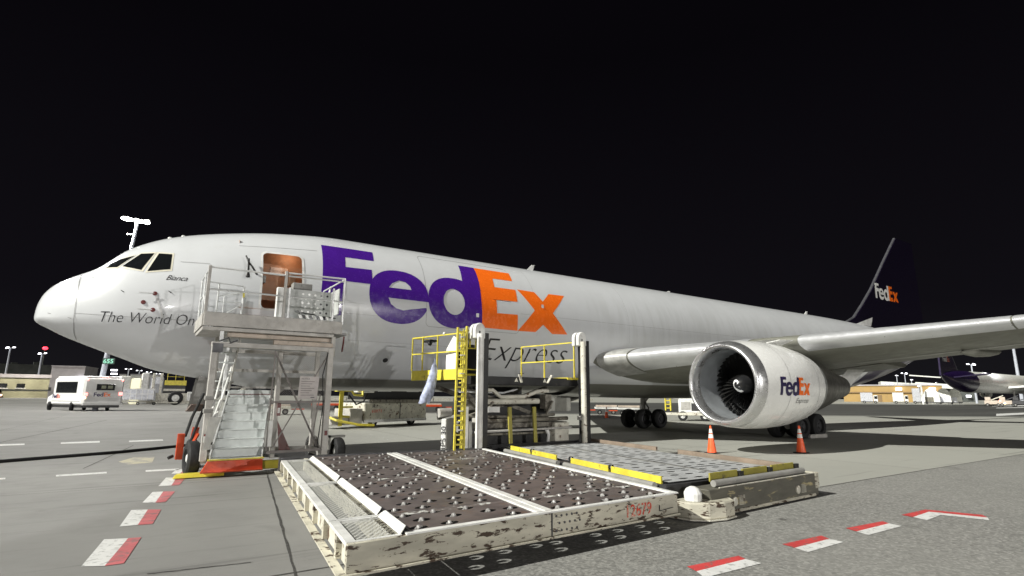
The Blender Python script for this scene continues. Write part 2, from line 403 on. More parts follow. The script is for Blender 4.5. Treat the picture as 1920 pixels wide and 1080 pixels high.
# left-hand run of the stand boundary
for w4, r4 in ((((152,1063),(195,1012),(240,1010),(196,1062)), ((196,1062),(240,1010),(265,1008),(232,1057))),
               (((224,988),(246,957),(277,956),(258,985)), ((258,985),(277,956),(302,956),(286,983))),
               (((267,943),(286,923),(306,922),(291,943)), ((291,943),(306,922),(328,922),(310,942))),
               (((297,912),(311,896),(331,896),(321,911)), ((321,911),(331,896),(348,896),(336,910))),
               (((321,889),(331,880),(345,880),(338,888)), ((338,888),(345,880),(356,880),(350,888)))):
    mark(mw, gp(*w4)); mark(mr2, gp(*r4))
# front run along Y=-15.6 and the corner
for r4, w4 in ((((1288,1063),(1385,1043),(1398,1049),(1306,1072)), ((1306,1072),(1398,1049),(1428,1057),(1330,1082),(1318,1082))),
               (((1467,1021),(1540,1005),(1555,1011),(1490,1028)), ((1490,1028),(1555,1011),(1582,1017),(1515,1036))),
               (((1586,991),(1655,978),(1667,982),(1606,997)), ((1606,997),(1667,982),(1691,987),(1628,1004)))):
    mark(mr, gp(*r4)); mark(mw, gp(*w4))
mark(mr, gp((1690,966),(1735,956),(1742,960),(1712,970))); mark(mr, gp((1735,956),(1842,966),(1852,971),(1742,960)))
mark(mw, gp((1712,970),(1742,960),(1764,966),(1738,976))); mark(mw, gp((1742,960),(1852,971),(1855,976),(1764,966)))
for q in (((105,891),(200,885),(200,888),(105,894)), ((114,830),(187,827),(187,830),(114,832.5)), ((242,826.5),(305,824),(306,826.5),(242,829)), ((-20,834),(46,832),(46,834.5),(-20,837)),
          ((273,882),(335,879),(335,882),(273,885)), ((-40,899),(10,896),(10,899),(-40,903)), ((1868,776),(1960,772),(1960,775),(1868,780)), ((1860,761),(1960,759.5),(1960,761),(1860,762)), ((1868,764.5),(1920,763.5),(1920,764.5),(1868,765.5))):
    mark(mw, gp(*q))
tag(mw.build('white_markings', m_mwhite), kind='structure'); tag(mr.build('red_markings', m_mred), kind='structure'); tag(mr2.build('faded_red_markings', m_mred2), kind='structure')
my = MB(); mark(my, gp((222, 866), (250, 858), (290, 857), (285, 868), (240, 871)), .005); tag(my.build('worn_patch', m_myel), kind='structure')
#PART2
# ------------------------------------------------------------------ the aircraft
AC = thing('cargo_aircraft', 'large white twin engine freighter aircraft with purple and orange lettering on its side', 'aircraft', (0, 0, 0))
XN = [0, .08, .3, .7, 1.2, 2, 3, 4.5, 6, 8]
ZTn = [3.928, 4.50, 4.85, 5.153, 5.45, 6.197, 6.686, 7.057, 7.294, 7.4425]
ZBn = [3.928, 3.78, 3.66, 3.452, 3.243, 2.934, 2.569, 2.312, 2.083, 2.0325]
Wn = [0, .42, .70, 1.055, 1.365, 1.735, 2.036, 2.322, 2.461, 2.515]
ZC = 4.7375
def pch(x, y, q):
    n = len(x); h = [x[i+1]-x[i] for i in range(n-1)]; d = [(y[i+1]-y[i])/h[i] for i in range(n-1)]; mm = [0]*n
    for i in range(1, n-1):
        if d[i-1]*d[i] > 0:
            w1 = 2*h[i]+h[i-1]; w2 = h[i]+2*h[i-1]; mm[i] = (w1+w2)/(w1/d[i-1]+w2/d[i])
    mm[0] = d[0]*1.5
    i = 0
    while i < n-2 and q > x[i+1]: i += 1
    t = (q-x[i])/h[i]
    return (2*t**3-3*t*t+1)*y[i]+(t**3-2*t*t+t)*h[i]*mm[i]+(3*t*t-2*t**3)*y[i+1]+(t**3-t*t)*h[i]*mm[i+1]
SQ = [math.sqrt(v) for v in XN]
_c = {}
def sec(X):
    k = round(X, 4)
    if k in _c: return _c[k]
    if X < 8:
        q = math.sqrt(max(0, X)); zt, zb, ww = pch(SQ, ZTn, q), pch(SQ, ZBn, q), pch(SQ, Wn, q)
        s = min(1, X/7); zc = ZTn[0]+(ZC-ZTn[0])*(s*s*(3-2*s))
    elif X < 39: zt, zb, ww, zc = 7.4425, 2.0325, 2.515, ZC
    else:
        t = (X-39)/19.3
        zt = 7.4425-.75*t**2.2; zb = 2.0325+3.6*t**1.45; ww = 2.515*(1-.86*t**1.8); zc = ZC+.95*t**1.5
        zc = min(zc, (zt+zb)/2+.6*(1-t))
    _c[k] = (zt, zb, ww, zc); return _c[k]
def fus(X, z, off=.006, side=-1):
    zt, zb, ww, zc = sec(X); rz = (zt-zc) if z > zc else (zc-zb); t = max(-.9995, min(.9995, (z-zc)/rz)); c = math.sqrt(1-t*t)
    ny, nz = c/ww, t/rz; k = off/math.hypot(ny, nz)
    return Vector((X, side*(ww*c+ny*k), z+nz*k))
bm = bmesh.new(); NT = 112; rings = []
XS = [8*(i/46)**2 for i in range(1, 47)]+[8+i*.75 for i in range(1, 42)]+[39+i*.8 for i in range(25)]
XS[0] = .004
tip = bm.verts.new((0, 0, ZTn[0]))
for X in XS:
    zt, zb, ww, zc = sec(X); r_ = []
    for k in range(NT):
        a = 2*PI*k/NT; sn, cs = math.sin(a), math.cos(a)
        r_.append(bm.verts.new((X, -ww*cs, zc+(sn*(zt-zc) if sn > 0 else sn*(zc-zb)))))
    rings.append(r_)
for k in range(NT): bm.faces.new((tip, rings[0][k], rings[0][(k+1) % NT]))
for a, b in zip(rings, rings[1:]):
    for k in range(NT): bm.faces.new((a[k], a[(k+1) % NT], b[(k+1) % NT], b[k]))
bm.faces.new(rings[-1])
DX0, DX1, DZ0, DZ1 = 5.31, 6.45, 4.38, 6.19
for co_, no_ in (((DX0, 0, 0), (1, 0, 0)), ((DX1, 0, 0), (1, 0, 0)), ((0, 0, DZ0), (0, 0, 1)), ((0, 0, DZ1), (0, 0, 1))):
    fs = [f for f in bm.faces if f.calc_center_median().y < 0 and 4 < f.calc_center_median().x < 8]
    ge = set(fs); [ge.update(f.edges) for f in fs]; [ge.update(f.verts) for f in fs]
    bmesh.ops.bisect_plane(bm, geom=list(ge), plane_co=co_, plane_no=no_)
dl = [f for f in bm.faces if f.calc_center_median().y < 0 and DX0 < f.calc_center_median().x < DX1 and DZ0 < f.calc_center_median().z < DZ1]
bmesh.ops.delete(bm, geom=dl, context='FACES')
mb = MB(); mb.bm.free(); mb.bm = bm
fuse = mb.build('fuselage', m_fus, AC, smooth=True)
# entrance opening: frame with rounded corners, liner, light
def rrect(x0, x1, z0, z1, r, n=6):
    p = []
    for cx, cz, a0 in ((x1-r, z1-r, 0), (x0+r, z1-r, 90), (x0+r, z0+r, 180), (x1-r, z0+r, 270)):
        for i in range(n+1):
            a = rad(a0+90*i/n); p.append((cx+r*math.cos(a), cz+r*math.sin(a)))
    return p
fr = polys2d([rrect(DX0-.05, DX1+.05, DZ0-.05, DZ1+.05, .18), rrect(DX0+.015, DX1-.015, DZ0+.015, DZ1-.015, .14)])
doorp = surf_part('entry_doorway', fr, lambda x, z: fus(x, z, .012), M('door_surround_paint', (.66, .66, .65), .35), AC, dx=.2, dy=.15)
mb = MB(); Q = lambda *a: mb.quad(*a)
Q((4.7, -.9, 4.3), (7.2, -.9, 4.3), (7.2, -.9, 6.6), (4.7, -.9, 6.6))
Q((4.7, -.9, 4.3), (4.7, -2.2, 4.3), (4.7, -1.5, 6.6), (4.7, -.9, 6.6)); Q((7.0, -.9, 4.3), (7.0, -2.3, 4.3), (7.0, -1.6, 6.6), (7.0, -.9, 6.6))
Q((4.7, -.9, 4.36), (7.2, -.9, 4.36), (7.2, -2.45, 4.36), (4.7, -2.42, 4.36)); Q((4.7, -.9, 6.5), (7.2, -.9, 6.5), (7.2, -1.6, 6.5), (4.7, -1.5, 6.5))
mb.build('cabin_liner', m_brown, doorp)
mb = MB(); mb.box((5.75, -.94, 5.75), (6.28, -.905, 5.98)); mb.build('placard', M('placard', (.62, .5, .42), .5), doorp)
flat_text('placard_text', 'CREW ONLY', (5.79, -.945, 5.82), (1, 0, 0), (0, 0, 1), .07, m_brown, doorp, width=.44)
mb = MB(); mb.box((6.2, -1.6, 5.3), (6.42, -1.35, 5.75)); mb.build('galley_box', M('galley_brown', (.42, .25, .15), .5), doorp, bev=.01)
mb = MB(); mb.box((5.33, -2.2, 5.2), (5.44, -2.0, 5.42)); mb.build('intercom_panel', m_grey, doorp, bev=.01)
lp = lamp('cabin_lamp', (6.3, -1.3, 6.35), 9, (1, .62, .38), .08); lp.parent = AC
mb = MB(); mb.tube([(5.30, -2.16, 5.25), (5.0, -2.4, 5.6), (4.9, -2.3, 5.75), (4.83, -2.2, 5.95)], .028, 6); mb.tube([(4.9, -2.3, 5.85), (4.9, -2.45, 5.4)], .03, 6); mb.lathe([(0, .03), (.12, .06), (.16, .06)], (4.9, -2.45, 5.42), (0, 0, -1), 8)
mb.build('door_strap', m_blackp, doorp)
# glazing
def wpoly(p): return polys2d([p])
W3 = [(2.44, 5.26), (2.97, 5.36), (2.98, 5.85), (2.66, 5.86)]; W2 = [(1.84, 5.39), (2.29, 5.29), (2.55, 5.86), (2.23, 5.83)]; W1 = [(1.36, 5.37), (1.72, 5.36), (2.08, 5.76), (1.77, 5.64)]
m_wframe = M('window_surround', (.66, .63, .52), .4, var=.05)
def grow(p, d):
    cx = sum(q[0] for q in p)/len(p); cz = sum(q[1] for q in p)/len(p)
    return [(cx+(q[0]-cx)*(1+d/abs(q[0]-cx+1e-6)) if abs(q[0]-cx) > .02 else q[0], cz+(q[1]-cz)+(d if q[1] > cz else -d)) for q in p]
for side in (-1, 1):
    for pnts in (W3, W2, W1):
        fm = surf_part('window_frame', wpoly(grow(pnts, .05)), lambda x, z: fus(x, z, .008, side), m_wframe, AC, dx=.12, dy=.08)
        surf_part('window_glass', wpoly(pnts), lambda x, z: fus(x, z, .016, side), m_glass, fm, dx=.12, dy=.08)
# seams and doors outlines
def sstrip(mb, pts, wd=.02, off=.005):
    if pts[0][0] < 4.5: off = .016
    out = []
    for (x0, z0), (x1, z1) in zip(pts, pts[1:]):
        n = max(1, int(max(abs(x1-x0)/.5, abs(z1-z0)/.12)))
        for i in range(n): out.append((x0+(x1-x0)*i/n, z0+(z1-z0)*i/n))
    out.append(pts[-1])
    for (x0, z0), (x1, z1) in zip(out, out[1:]):
        d = Vector((x1-x0, z1-z0)); d.normalize(); nx, nz = -d.y*wd/2, d.x*wd/2
        mb.quad(fus(x0+nx, z0+nz, off), fus(x0-nx, z0-nz, off), fus(x1-nx, z1-nz, off), fus(x1+nx, z1+nz, off))
mb = MB()
sstrip(mb, [(.90, 5.17), (.93, 4.6), (.95, 4.0), (.98, 3.5), (1.02, 3.36)], .014)
sstrip(mb, [(.95, 3.99), (2.2, 3.93), (4.0, 3.9)], .008); sstrip(mb, [(.35, 4.0), (.9, 3.86)], .012)
sstrip(mb, [(3.2, 5.62), (3.93, 5.62)], .01); sstrip(mb, [(4.68, 6.36), (6.94, 6.5)], .01)
sstrip(mb, rrect(10.62, 14.52, 4.24, 6.98, .15)+[(14.52, 4.4)], .012, .004)
sstrip(mb, [(15.4, 7.0), (15.4, 4.2)], .006, .004); sstrip(mb, [(20.5, 7.0), (20.5, 4.2)], .006, .004)
sstrip(mb, [(7.6, 4.45), (10.3, 4.45)], .006); sstrip(mb, [(14.6, 5.02), (30, 5.02)], .008); sstrip(mb, [(8, 3.62), (13, 3.6)], .006); sstrip(mb, [(8, 2.44), (24, 2.44)], .01)
sstrip(mb, [(7.2, 5.7), (7.2, 2.5)], .005)
mb.build('panel_seams', m_seam, AC)
mb = MB(); sstrip(mb, [(7.87, 3.72), (7.9, 3.25)], .045, .01); mb.build('red_stripe', m_red, AC)
mb = MB(); c0 = fus(10.1, 3.02, .012)
surf_part('vent_port', polys2d([[(9.42+.09*math.cos(a), 3.05+.07*math.sin(a)) for a in [2*PI*i/16 for i in range(16)]]]), lambda x, z: fus(x, z, .01), m_steel, AC, dx=0, dy=0); mb.bm.free()
# livery lettering
def cr(pts, n=5, closed=True):     # Catmull-Rom through points
    out = []; m_ = len(pts)
    for i in range(m_):
        p0, p1, p2, p3 = pts[(i-1) % m_], pts[i], pts[(i+1) % m_], pts[(i+2) % m_]
        for k in range(n):
            t = k/n
            out.append(tuple(.5*((2*p1[j])+(-p0[j]+p2[j])*t+(2*p0[j]-5*p1[j]+4*p2[j]-p3[j])*t*t+(-p0[j]+3*p1[j]-3*p2[j]+p3[j])*t**3) for j in (0, 1)))
    return out
def sup(cx, cz, rx, rz, a0, a1, n=40, e=2.25):
    o = []
    for i in range(n+1):
        a = rad(a0+(a1-a0)*i/n); c, s = math.cos(a), math.sin(a)
        o.append((cx+rx*math.copysign(abs(c)**(2/e), c), cz+rz*math.copysign(abs(s)**(2/e), s)))
    return o
LF = [(7.12, 6.79), (8.87, 6.79), (8.82, 6.40), (7.83, 6.39), (7.80, 6.01), (8.69, 6.03), (8.67, 5.50), (7.77, 5.50), (7.72, 4.36), (6.98, 4.36)]
Le = sup(9.63, 5.19, 1.07, .94, -5, 337, 60)+[(10.60, 4.87), (9.98, 4.76), (9.76, 4.71), (9.5, 4.76), (9.31, 4.89), (9.22, 5.10)]
Leh = [(9.24, 5.46), (9.38, 5.63), (9.63, 5.755), (9.86, 5.72), (10.02, 5.58), (10.06, 5.46)]
Ld = [(12.93, 6.78), (12.26, 6.785), (12.14, 5.94)]+sup(11.74, 5.19, 1.05, .94, 68, 292, 40)+[(12.31, 4.35), (12.86, 4.36), (12.85, 5.46)]
Ldh = [(11.71+.43*math.cos(a), 5.21+.485*math.sin(a)) for a in [2*PI*i/28 for i in range(28)]]
LE_ = [(12.93, 6.78), (14.58, 6.78), (14.53, 6.39), (13.60, 6.38), (13.56, 6.0), (14.53, 6.0), (14.51, 5.49), (13.53, 5.48), (13.52, 4.95), (14.46, 4.97), (14.46, 4.35), (12.865, 4.36), (12.855, 5.46)]
Lx = [(14.62, 6.03), (15.45, 6.01), (15.77, 5.63), (16.18, 6.01), (17.0, 6.02), (16.2, 5.18), (16.93, 4.37), (16.15, 4.34), (15.68, 4.67), (15.32, 4.36), (14.47, 4.35), (15.3, 5.22)]
def letter(nm, loops, mat, off): return surf_part(nm, polys2d(loops), lambda x, z: fus(x, z, off), mat, AC, dx=.4, dy=.1)
letter('logo_letter', [LF], m_purple, .006); letter('logo_letter', [Le, Leh], m_purple, .009); letter('logo_letter', [Ld, Ldh], m_purple, .012)
letter('logo_letter', [LE_], m_orangeL, .006); letter('logo_letter', [Lx], m_orangeL, .006)
surf_part('slogan_lettering', text2d('The World On Time', .29, shear=.22, off=-.012), lambda x, z: fus(x, z, .006), m_ink, AC, dx=.3, dy=.08, xo=1.53, yo=3.78, width=3.02)
surf_part('express_lettering', text2d('Express', .84, shear=.24, off=-.016), lambda x, z: fus(x, z, .006), m_ink, AC, dx=.3, dy=.08, xo=13.06, yo=3.2, width=4.02)
surf_part('name_lettering', text2d('Bianca', .15, shear=.5, off=-.004, space=.95), lambda x, z: fus(x, z, .006), m_ink, AC, dx=0, dy=.05, xo=2.9, yo=5.03, width=.52)
# probes, ports, blade antennas
for x, z in ((2.69, 4.61), (2.45, 4.35), (2.69, 4.15)):
    p = fus(x, z, 0); mb = MB(); mb.lathe([(-.01, .06), (.03, .055), (.035, .02), (.04, .0)], p, (0, -1, .1), 14); o = mb.build('sensor_port', m_red, AC)
    if z != 4.35:
        mb = MB(); mb.tube([p+Vector((-.02, -.07, 0)), p+Vector((-.36, -.02, .0))], .012, 6); mb.build('probe', m_alu, o)
mb = MB(); sstrip(mb, [(2.72, 4.55), (2.95, 3.95)], .05, .006); mb.build('port_streak', M('grey_streak', (.45, .45, .45), .5), AC)
for x, z in ((1.2, 5.05), (1.9, 4.66), (2.99, 4.70)):
    p = fus(x, z, 0); mb = MB(); mb.prism([p, p+Vector((.09, 0, -.02)), p+Vector((.07, -.06, -.06))], (0, .0, .015)); mb.build('angle_vane', m_blackp, AC)
for x, h in ((16.75, .34), (26.0, .16), (40.1, .3), (45.9, .25)):
    zt = sec(x)[0]; mb = MB(); mb.prism([(x-.22, -.02, zt-.05), (x+.2, -.02, zt-.05), (x+.34, -.02, zt+h), (x+.2, -.02, zt+h)], (0, .04, 0)); mb.build('blade_antenna', m_white, AC)
for x in (2.9, 3.25):
    zt = sec(x)[0]; mb = MB(); mb.ball((x, -.25, zt-.02), .07, sz=.6); mb.build('roof_blister', m_white, AC, smooth=True)
mb = MB()
for x, z, s in ((12.6, 4.72, .12), (15.65, 5.35, .12)): mb.quad(fus(x, z, .02), fus(x+s, z, .02), fus(x+s, z+s*1.2, .02), fus(x, z+s*1.2, .02))
mb.build('access_plates', m_alu, AC)
mb = MB(); sstrip(mb, [(15.05, 2.78), (15.3, 2.78)], .02, .01); sstrip(mb, [(19.0, 3.1), (19.25, 3.1), (19.27, 3.2)], .02, .01); sstrip(mb, [(13.4, 5.47), (14.2, 5.45)], .015, .015); mb.build('drain_marks', m_ink, AC)

# wing
def wsec(y):
    a = abs(y); lx = 18.85+(a-2.5)*.665; lz = 3.46+.09*(a-2.5)
    if a < 9: tx = 31.7; tz = 3.0+.09*(a-2.5)
    else: tx = 31.7+(a-9)*.31; tz = 3.585+.11*(a-9)
    th = .122-.022*min(1, (a-2)/14)
    return lx, lz, tx, tz, th
def airf(y, c0=0.0, c1=1.0, n=22, grow_=0.0):
    lx, lz, tx, tz, th = wsec(y); c = tx-lx; P = []
    def pt(u, s):
        t = 5*th*(.2969*math.sqrt(u)-.126*u-.3516*u*u+.2843*u**3-.1015*u**4)
        return Vector((lx+c*u-grow_*(1-u*8 if u < .125 else 0), y, lz+(tz-lz)*u+s*(t*c+grow_)*(1.0 if s < 0 else .85)))
    us = [c0+(c1-c0)*(i/n)**2 for i in range(n+1)]
    P = [pt(u, 1) for u in reversed(us)]+[pt(u, -1) for u in us[1:]]
    return P
def loft(secs, cap=True):
    mb = MB(); rr = [[mb.bm.verts.new(p) for p in s] for s in secs]
    for a, b in zip(rr, rr[1:]):
        for k in range(len(a)-1): mb.bm.faces.new((a[k], a[k+1], b[k+1], b[k]))
        if cap: mb.bm.faces.new((a[-1], a[0], b[0], b[-1]))
    if cap: mb.bm.faces.new(rr[0]); mb.bm.faces.new(rr[-1][::-1])
    return mb
for sg in (-1, 1):
    ys = [2.0, 3.2, 5, 7, 9, 9.01, 12, 15, 18, 21, 23.8]
    wg = loft([airf(sg*a) for a in ys]).build('wing', m_wing, AC, smooth='auto')
    for a0, a1 in ((3.4, 7.2), (8.7, 14.0), (14.05, 19.0), (19.05, 23.6)):
        loft([airf(sg*(a0+(a1-a0)*i/4), 0, .075, 10, .012) for i in range(5)], False).build('leading_edge_slat', m_bright, wg, smooth=True)
    if sg < 0:
        loft([airf(sg*(2.3+(1.05)*i/4), 0, .10, 10, .03) for i in range(5)], False).build('root_glove', M('glove_metal', (.50, .50, .48), .35, metal=.4, var=.2, sc=3), wg, smooth=True)
        # underside structure: spar step, fairings, flap segment
        mb = MB()
        for i in range(6):
            a = 8.5+i*2.2; b = a+2.2
            def lw(q, u): P_ = airf(-q); lx, lz, tx, tz, th = wsec(-q); c = tx-lx; t = 5*th*(.2969*math.sqrt(u)-.126*u-.3516*u*u+.2843*u**3-.1015*u**4); return Vector((lx+c*u, -q, lz+(tz-lz)*u-t*c-.012))
            mb.quad(lw(a, .52), lw(b, .52), lw(b, .60), lw(a, .60))
        mb.build('spar_panel', M('spar_panel_paint', (.42, .42, .39), .45), wg)
        for y in (-11.9, -16.6, -6.3):
            lx, lz, tx, tz, th = wsec(y); mb = MB()
            mb.lathe([(0, .02), (.5, .12), (1.5, .2), (3.0, .19), (4.0, .12), (4.5, .03)], (tx-4.0, y, tz-.26), (1, 0, .05), 14); mb.build('flap_track_fairing', m_wing, wg, smooth=True)
        mb = MB(); mb.prism([(29.6, -3.2, 2.86), (31.9, -3.2, 2.78), (32.2, -3.2, 2.9), (29.8, -3.2, 3.3)], (0, -5.5, .52)); mb.build('inboard_flap', m_wing, wg)
mb = MB(); c_ = Yp(1182, 670, -2.95); mb.ball((0, 0, 0), .19, sz=.5)
for v in mb.bm.verts: v.co = Vector((v.co.x*1.45, v.co.y*.5, v.co.z))+c_
mb.build('landing_light_recess', m_glass, AC, smooth=True)
# wing to body fairing
sc_ = []
for i in range(15):
    t = i/14; X = 18.2+16.5*t; s = math.sin(PI*t)**.6 if 0 < t < 1 else 0
    sc_.append([Vector((X, -(2.1+.55*s)*math.cos(a), 3.05+(1.12+.12*s)*math.sin(a))) for a in [2*PI*k/40 for k in range(40)]])
loft([s+[s[0]] for s in sc_], False).build('wing_fairing', m_fus, AC, smooth=True)
# engines
def engine(sg):
    ey, ez = sg*7.92, 2.36
    E_ = (19.24, ey, ez); ax = (1, 0, 0)
    mb = MB(); mb.lathe([(.42, 1.475), (1.0, 1.535), (2, 1.555), (3, 1.51), (4, 1.37), (4.5, 1.25), (4.48, 1.21), (3.6, 1.2)], E_, ax, 72); cw = mb.build('fan_cowl', m_cowl, AC, smooth='auto')
    mb = MB(); mb.lathe([(.425, 1.482), (.2, 1.445), (.07, 1.395), (.01, 1.34), (.0, 1.30), (.03, 1.255), (.12, 1.215), (.3, 1.185), (.42, 1.18)], E_, ax, 72); mb.build('inlet_lip', m_polish, cw, smooth=True)
    mb = MB(); mb.lathe([(.42, 1.18), (.9, 1.17), (1.5, 1.19), (1.7, 1.19)], E_, ax, 64); mb.build('inlet_barrel', m_lipin, cw, smooth=True)
    mb = MB(); mb.lathe([(1.75, 1.19), (1.8, 1.0), (1.8, .0)], E_, ax, 48); mb.build('fan_backing', m_blackp, cw)
    mb = MB()
    for k in range(38):
        a = 2*PI*k/38
        def bp(r, da, x): return Vector((E_[0]+x, ey+r*math.cos(a+da), ez+r*math.sin(a+da)))
        rs = [.30, .6, .9, 1.165]
        for r0, r1 in zip(rs, rs[1:]):
            w0 = .10/r0*.35+.03; w1 = .10/r1*.35+.03; t0 = .30-.16*r0; t1 = .30-.16*r1
            mb.quad(bp(r0, -w0, 1.38-t0*.3), bp(r0, w0, 1.38+t0), bp(r1, w1, 1.38+t1), bp(r1, -w1, 1.38-t1*.3))
    mb.build('fan_blades', M('fan_blade_metal', (.035, .034, .033), .4, metal=.6), cw)
    mb = MB(); mb.lathe([(.90, .0), (.915, .07), (.97, .15), (1.06, .235), (1.4, .34)], E_, ax, 32); spn = mb.build('spinner', m_blackp, cw, smooth=True)
    mb = MB(); prev = None; NS = 40
    for i in range(NS+1):
        t = i/NS; r = .02+.235*t; a = rad(200)-t*PI*1.75; wd = .025+.085*min(1, t*1.6)*(1 if t < .86 else (1-t)/.14+.25)
        def sp(rr): return Vector((E_[0]+.885+rr*rr*2.9, ey+rr*math.cos(a), ez+rr*math.sin(a)))
        c = (sp(max(.001, r-wd/2)), sp(r+wd/2))
        if prev: mb.quad(prev[0], prev[1], c[1], c[0])
        prev = c
    mb.build('spinner_spiral', M('spiral_white', (.85, .85, .85), .4), spn)
    mb = MB(); mb.lathe([(3.9, 1.17), (4.5, 1.17), (4.9, 1.12)], E_, ax, 48); mb.build('reverser_sleeve', M('sleeve_metal', (.34, .345, .34), .35, metal=.6, var=.2), cw, smooth=True)
    mb = MB(); mb.lathe([(4.9, 1.115), (5.6, 1.0), (6.4, .82), (7.3, .60), (8.1, .44), (8.1, .38), (7.4, .36)], E_, ax, 48); mb.build('exhaust_nozzle', M('nozzle_metal', (.15, .145, .135), .38, metal=.8, var=.25), cw, smooth=True)
    mb = MB(); sides = []
    prof = [(20.9, 3.84, 3.80), (22.0, 4.02, 3.7), (23.2, 4.12, 3.55), (24.6, 4.15, 3.45), (26.2, 4.0, 3.3), (27.6, 3.8, 3.3), (28.8, 3.6, 3.4)]
    hw = [.03, .13, .22, .26, .26, .22, .05]
    pr = None
    for (x, z1, z0), h in zip(prof, hw):
        q = [mb.bm.verts.new(p) for p in ((x, ey-h, z0), (x, ey-h*.9, z1), (x, ey+h*.9, z1), (x, ey+h, z0))]
        if pr:
            for k in range(4): mb.bm.faces.new((pr[k], pr[(k+1) % 4], q[(k+1) % 4], q[k]))
        pr = q
    mb.build('pylon', M('pylon_grey', (.34, .34, .32), .4), AC, smooth='auto')
    if sg < 0:
        def prof_r(x):
            pp = [(.42, 1.475), (1.0, 1.535), (2, 1.555), (3, 1.51), (4, 1.37), (4.5, 1.25)]; x -= 19.24
            for (a, ra), (b, rb) in zip(pp, pp[1:]):
                if x <= b: return ra+(rb-ra)*(x-a)/(b-a)
            return 1.25
        def cwl(x, z, o=.012):
            r = prof_r(x); s = max(-1, min(1, (z-ez)/r)); return Vector((x, ey-math.sqrt(max(0, 1-s*s))*(r+o), ez+s*(r+o)))
        sX = 1.88/(17.0-6.98); sZ = .60/(6.79-4.35)
        T = lambda l: [(20.28+(x-6.98)*sX, 1.98+(z-4.35)*sZ) for x, z in l]
        for lp_, mt_, o_ in (([LF], m_navy, .01), ([Le, Leh], m_navy, .013), ([Ld, Ldh], m_navy, .016), ([LE_], m_orangeL, .01), ([Lx], m_orangeL, .01)):
            surf_part('cowl_logo_letter', polys2d([T(l) for l in lp_]), lambda x, z: cwl(x, z, o_), mt_, cw, dx=.2, dy=.06)
        surf_part('cowl_express_lettering', text2d('Express', .17, shear=.24, off=-.012), lambda x, z: cwl(x, z, .012), m_ink, cw, dx=.2, dy=.05, xo=21.3, yo=1.72, width=.86)
        mb = MB()
        for X_ in (20.9, 23.0):
            for k in range(40):
                a0 = rad(-70+k*4+180-0); 
                def cp(a, dx): r = prof_r(X_)+.006; return Vector((X_+dx, ey+r*math.cos(a), ez+r*math.sin(a)))
                a1 = a0+rad(4.0); mb.quad(cp(a0, 0), cp(a1, 0), cp(a1, .012), cp(a0, .012))
        mb.build('cowl_seams', m_seam, cw)
        mb = MB(); mb.prism([(21.6, ey-.35, 3.86), (22.6, ey-.35, 3.83), (22.7, ey-.75, 3.98), (21.9, ey-.7, 3.96)], (0, 0, .02)); mb.build('nacelle_strake', m_white, cw)
engine(-1); engine(1)
# landing gear
def wheel(c, r, wd, parent, hub=m_white, axis=(0, 1, 0), n=28, name='wheel'):
    c = Vector(c); a = Vector(axis).normalized()
    mb = MB(); mb.lathe([(-wd/2, r*.55), (-wd/2, r*.86), (-wd*.36, r*.97), (-wd*.15, r), (wd*.15, r), (wd*.36, r*.97), (wd/2, r*.86), (wd/2, r*.55), (wd*.3, r*.5), (-wd*.3, r*.5)], c, a, n, closed=True)
    t_ = mb.build(name, m_black, parent, smooth='auto')
    mb = MB(); mb.lathe([(-wd*.42, .0), (-wd*.42, r*.2), (-wd*.3, r*.25), (-wd*.25, r*.52), (wd*.25, r*.52), (wd*.3, r*.25), (wd*.42, r*.2), (wd*.42, 0)], c, a, 16); mb.build('rim', hub, t_, smooth='auto')
    return t_
for sg, gx in ((-1, 29.35), (1, 29.0)):
    gy = 4.75*sg; mb = MB()
    mb.tube([(gx, gy, .55), (gx, gy, 1.5)], .12, 12); mb.tube([(gx, gy, 1.4), (gx+.1, gy, 3.3)], .19, 12); mb.tube([(gx, gy-.1*sg, 1.6), (gx+.05, gy-1.6*sg, 2.9)], .08, 8); mb.tube([(gx-.8, gy, .55), (gx+.8, gy, .55)], .13, 10)
    mb.tube([(gx+.2, gy, .7), (gx+.45, gy, 1.2), (gx+.15, gy, 1.6)], .05, 6)
    g_ = mb.build('main_gear_strut', m_grey, AC, smooth='auto')
    for dx in (-.72, .72):
        for dy in (-.58, .58): wheel((gx+dx, gy+dy, .575), .575, .44, g_, hub=m_steel)
    if sg < 0:
        mb = MB(); a, b, c, d = [None]*4
        def Xp(px, py, x): r0 = ray(px, py); return CO+r0*((x-CO.x)/r0.x)
        q = [Xp(1603, 676, 30.2), Xp(1624, 691, 30.9), Xp(1586, 734, 30.7), Xp(1568, 720, 30.0)]
        mb.prism(q, (0, .04, 0)); mb.build('gear_door', m_white, g_)
        mb = MB(); mb.box((29.0, -5.6, .02), (30.5, -5.45, .2)); mb.build('wheel_chock', m_alu2, g_, bev=.02)
mb = MB(); mb.tube([(5.6, 0, .45), (5.6, 0, 2.4)], .1, 12); mb.tube([(5.6, 0, 1.2), (6.9, 0, 2.3)], .05, 8); mb.box((5.45, -.2, 1.0), (5.75, .2, 1.35)); ng = mb.build('nose_gear_strut', m_grey, AC, smooth='auto')
for s in (-1, 1): wheel((5.6, .3*s, .45), .45, .3, ng)
for s in (-.55, .55):
    mb = MB(); mb.hexa([(3.95, s-.015, 1.42), (4.35, s-.015, 1.38), (4.35, s+.015, 1.38), (3.95, s+.015, 1.42), (4.1, s*.9-.015, 2.45), (5.1, s*.9-.015, 2.3), (5.1, s*.9+.015, 2.3), (4.1, s*.9+.015, 2.45)]); gd = mb.build('nose_gear_door', m_grey, ng)
    mb = MB(); mb.bar((4.3, s-.02, 1.42), (4.5, s*.9-.02, 2.38), .06, .012, (0, 1, 0)); mb.build('door_edge_stripe', m_red, gd)
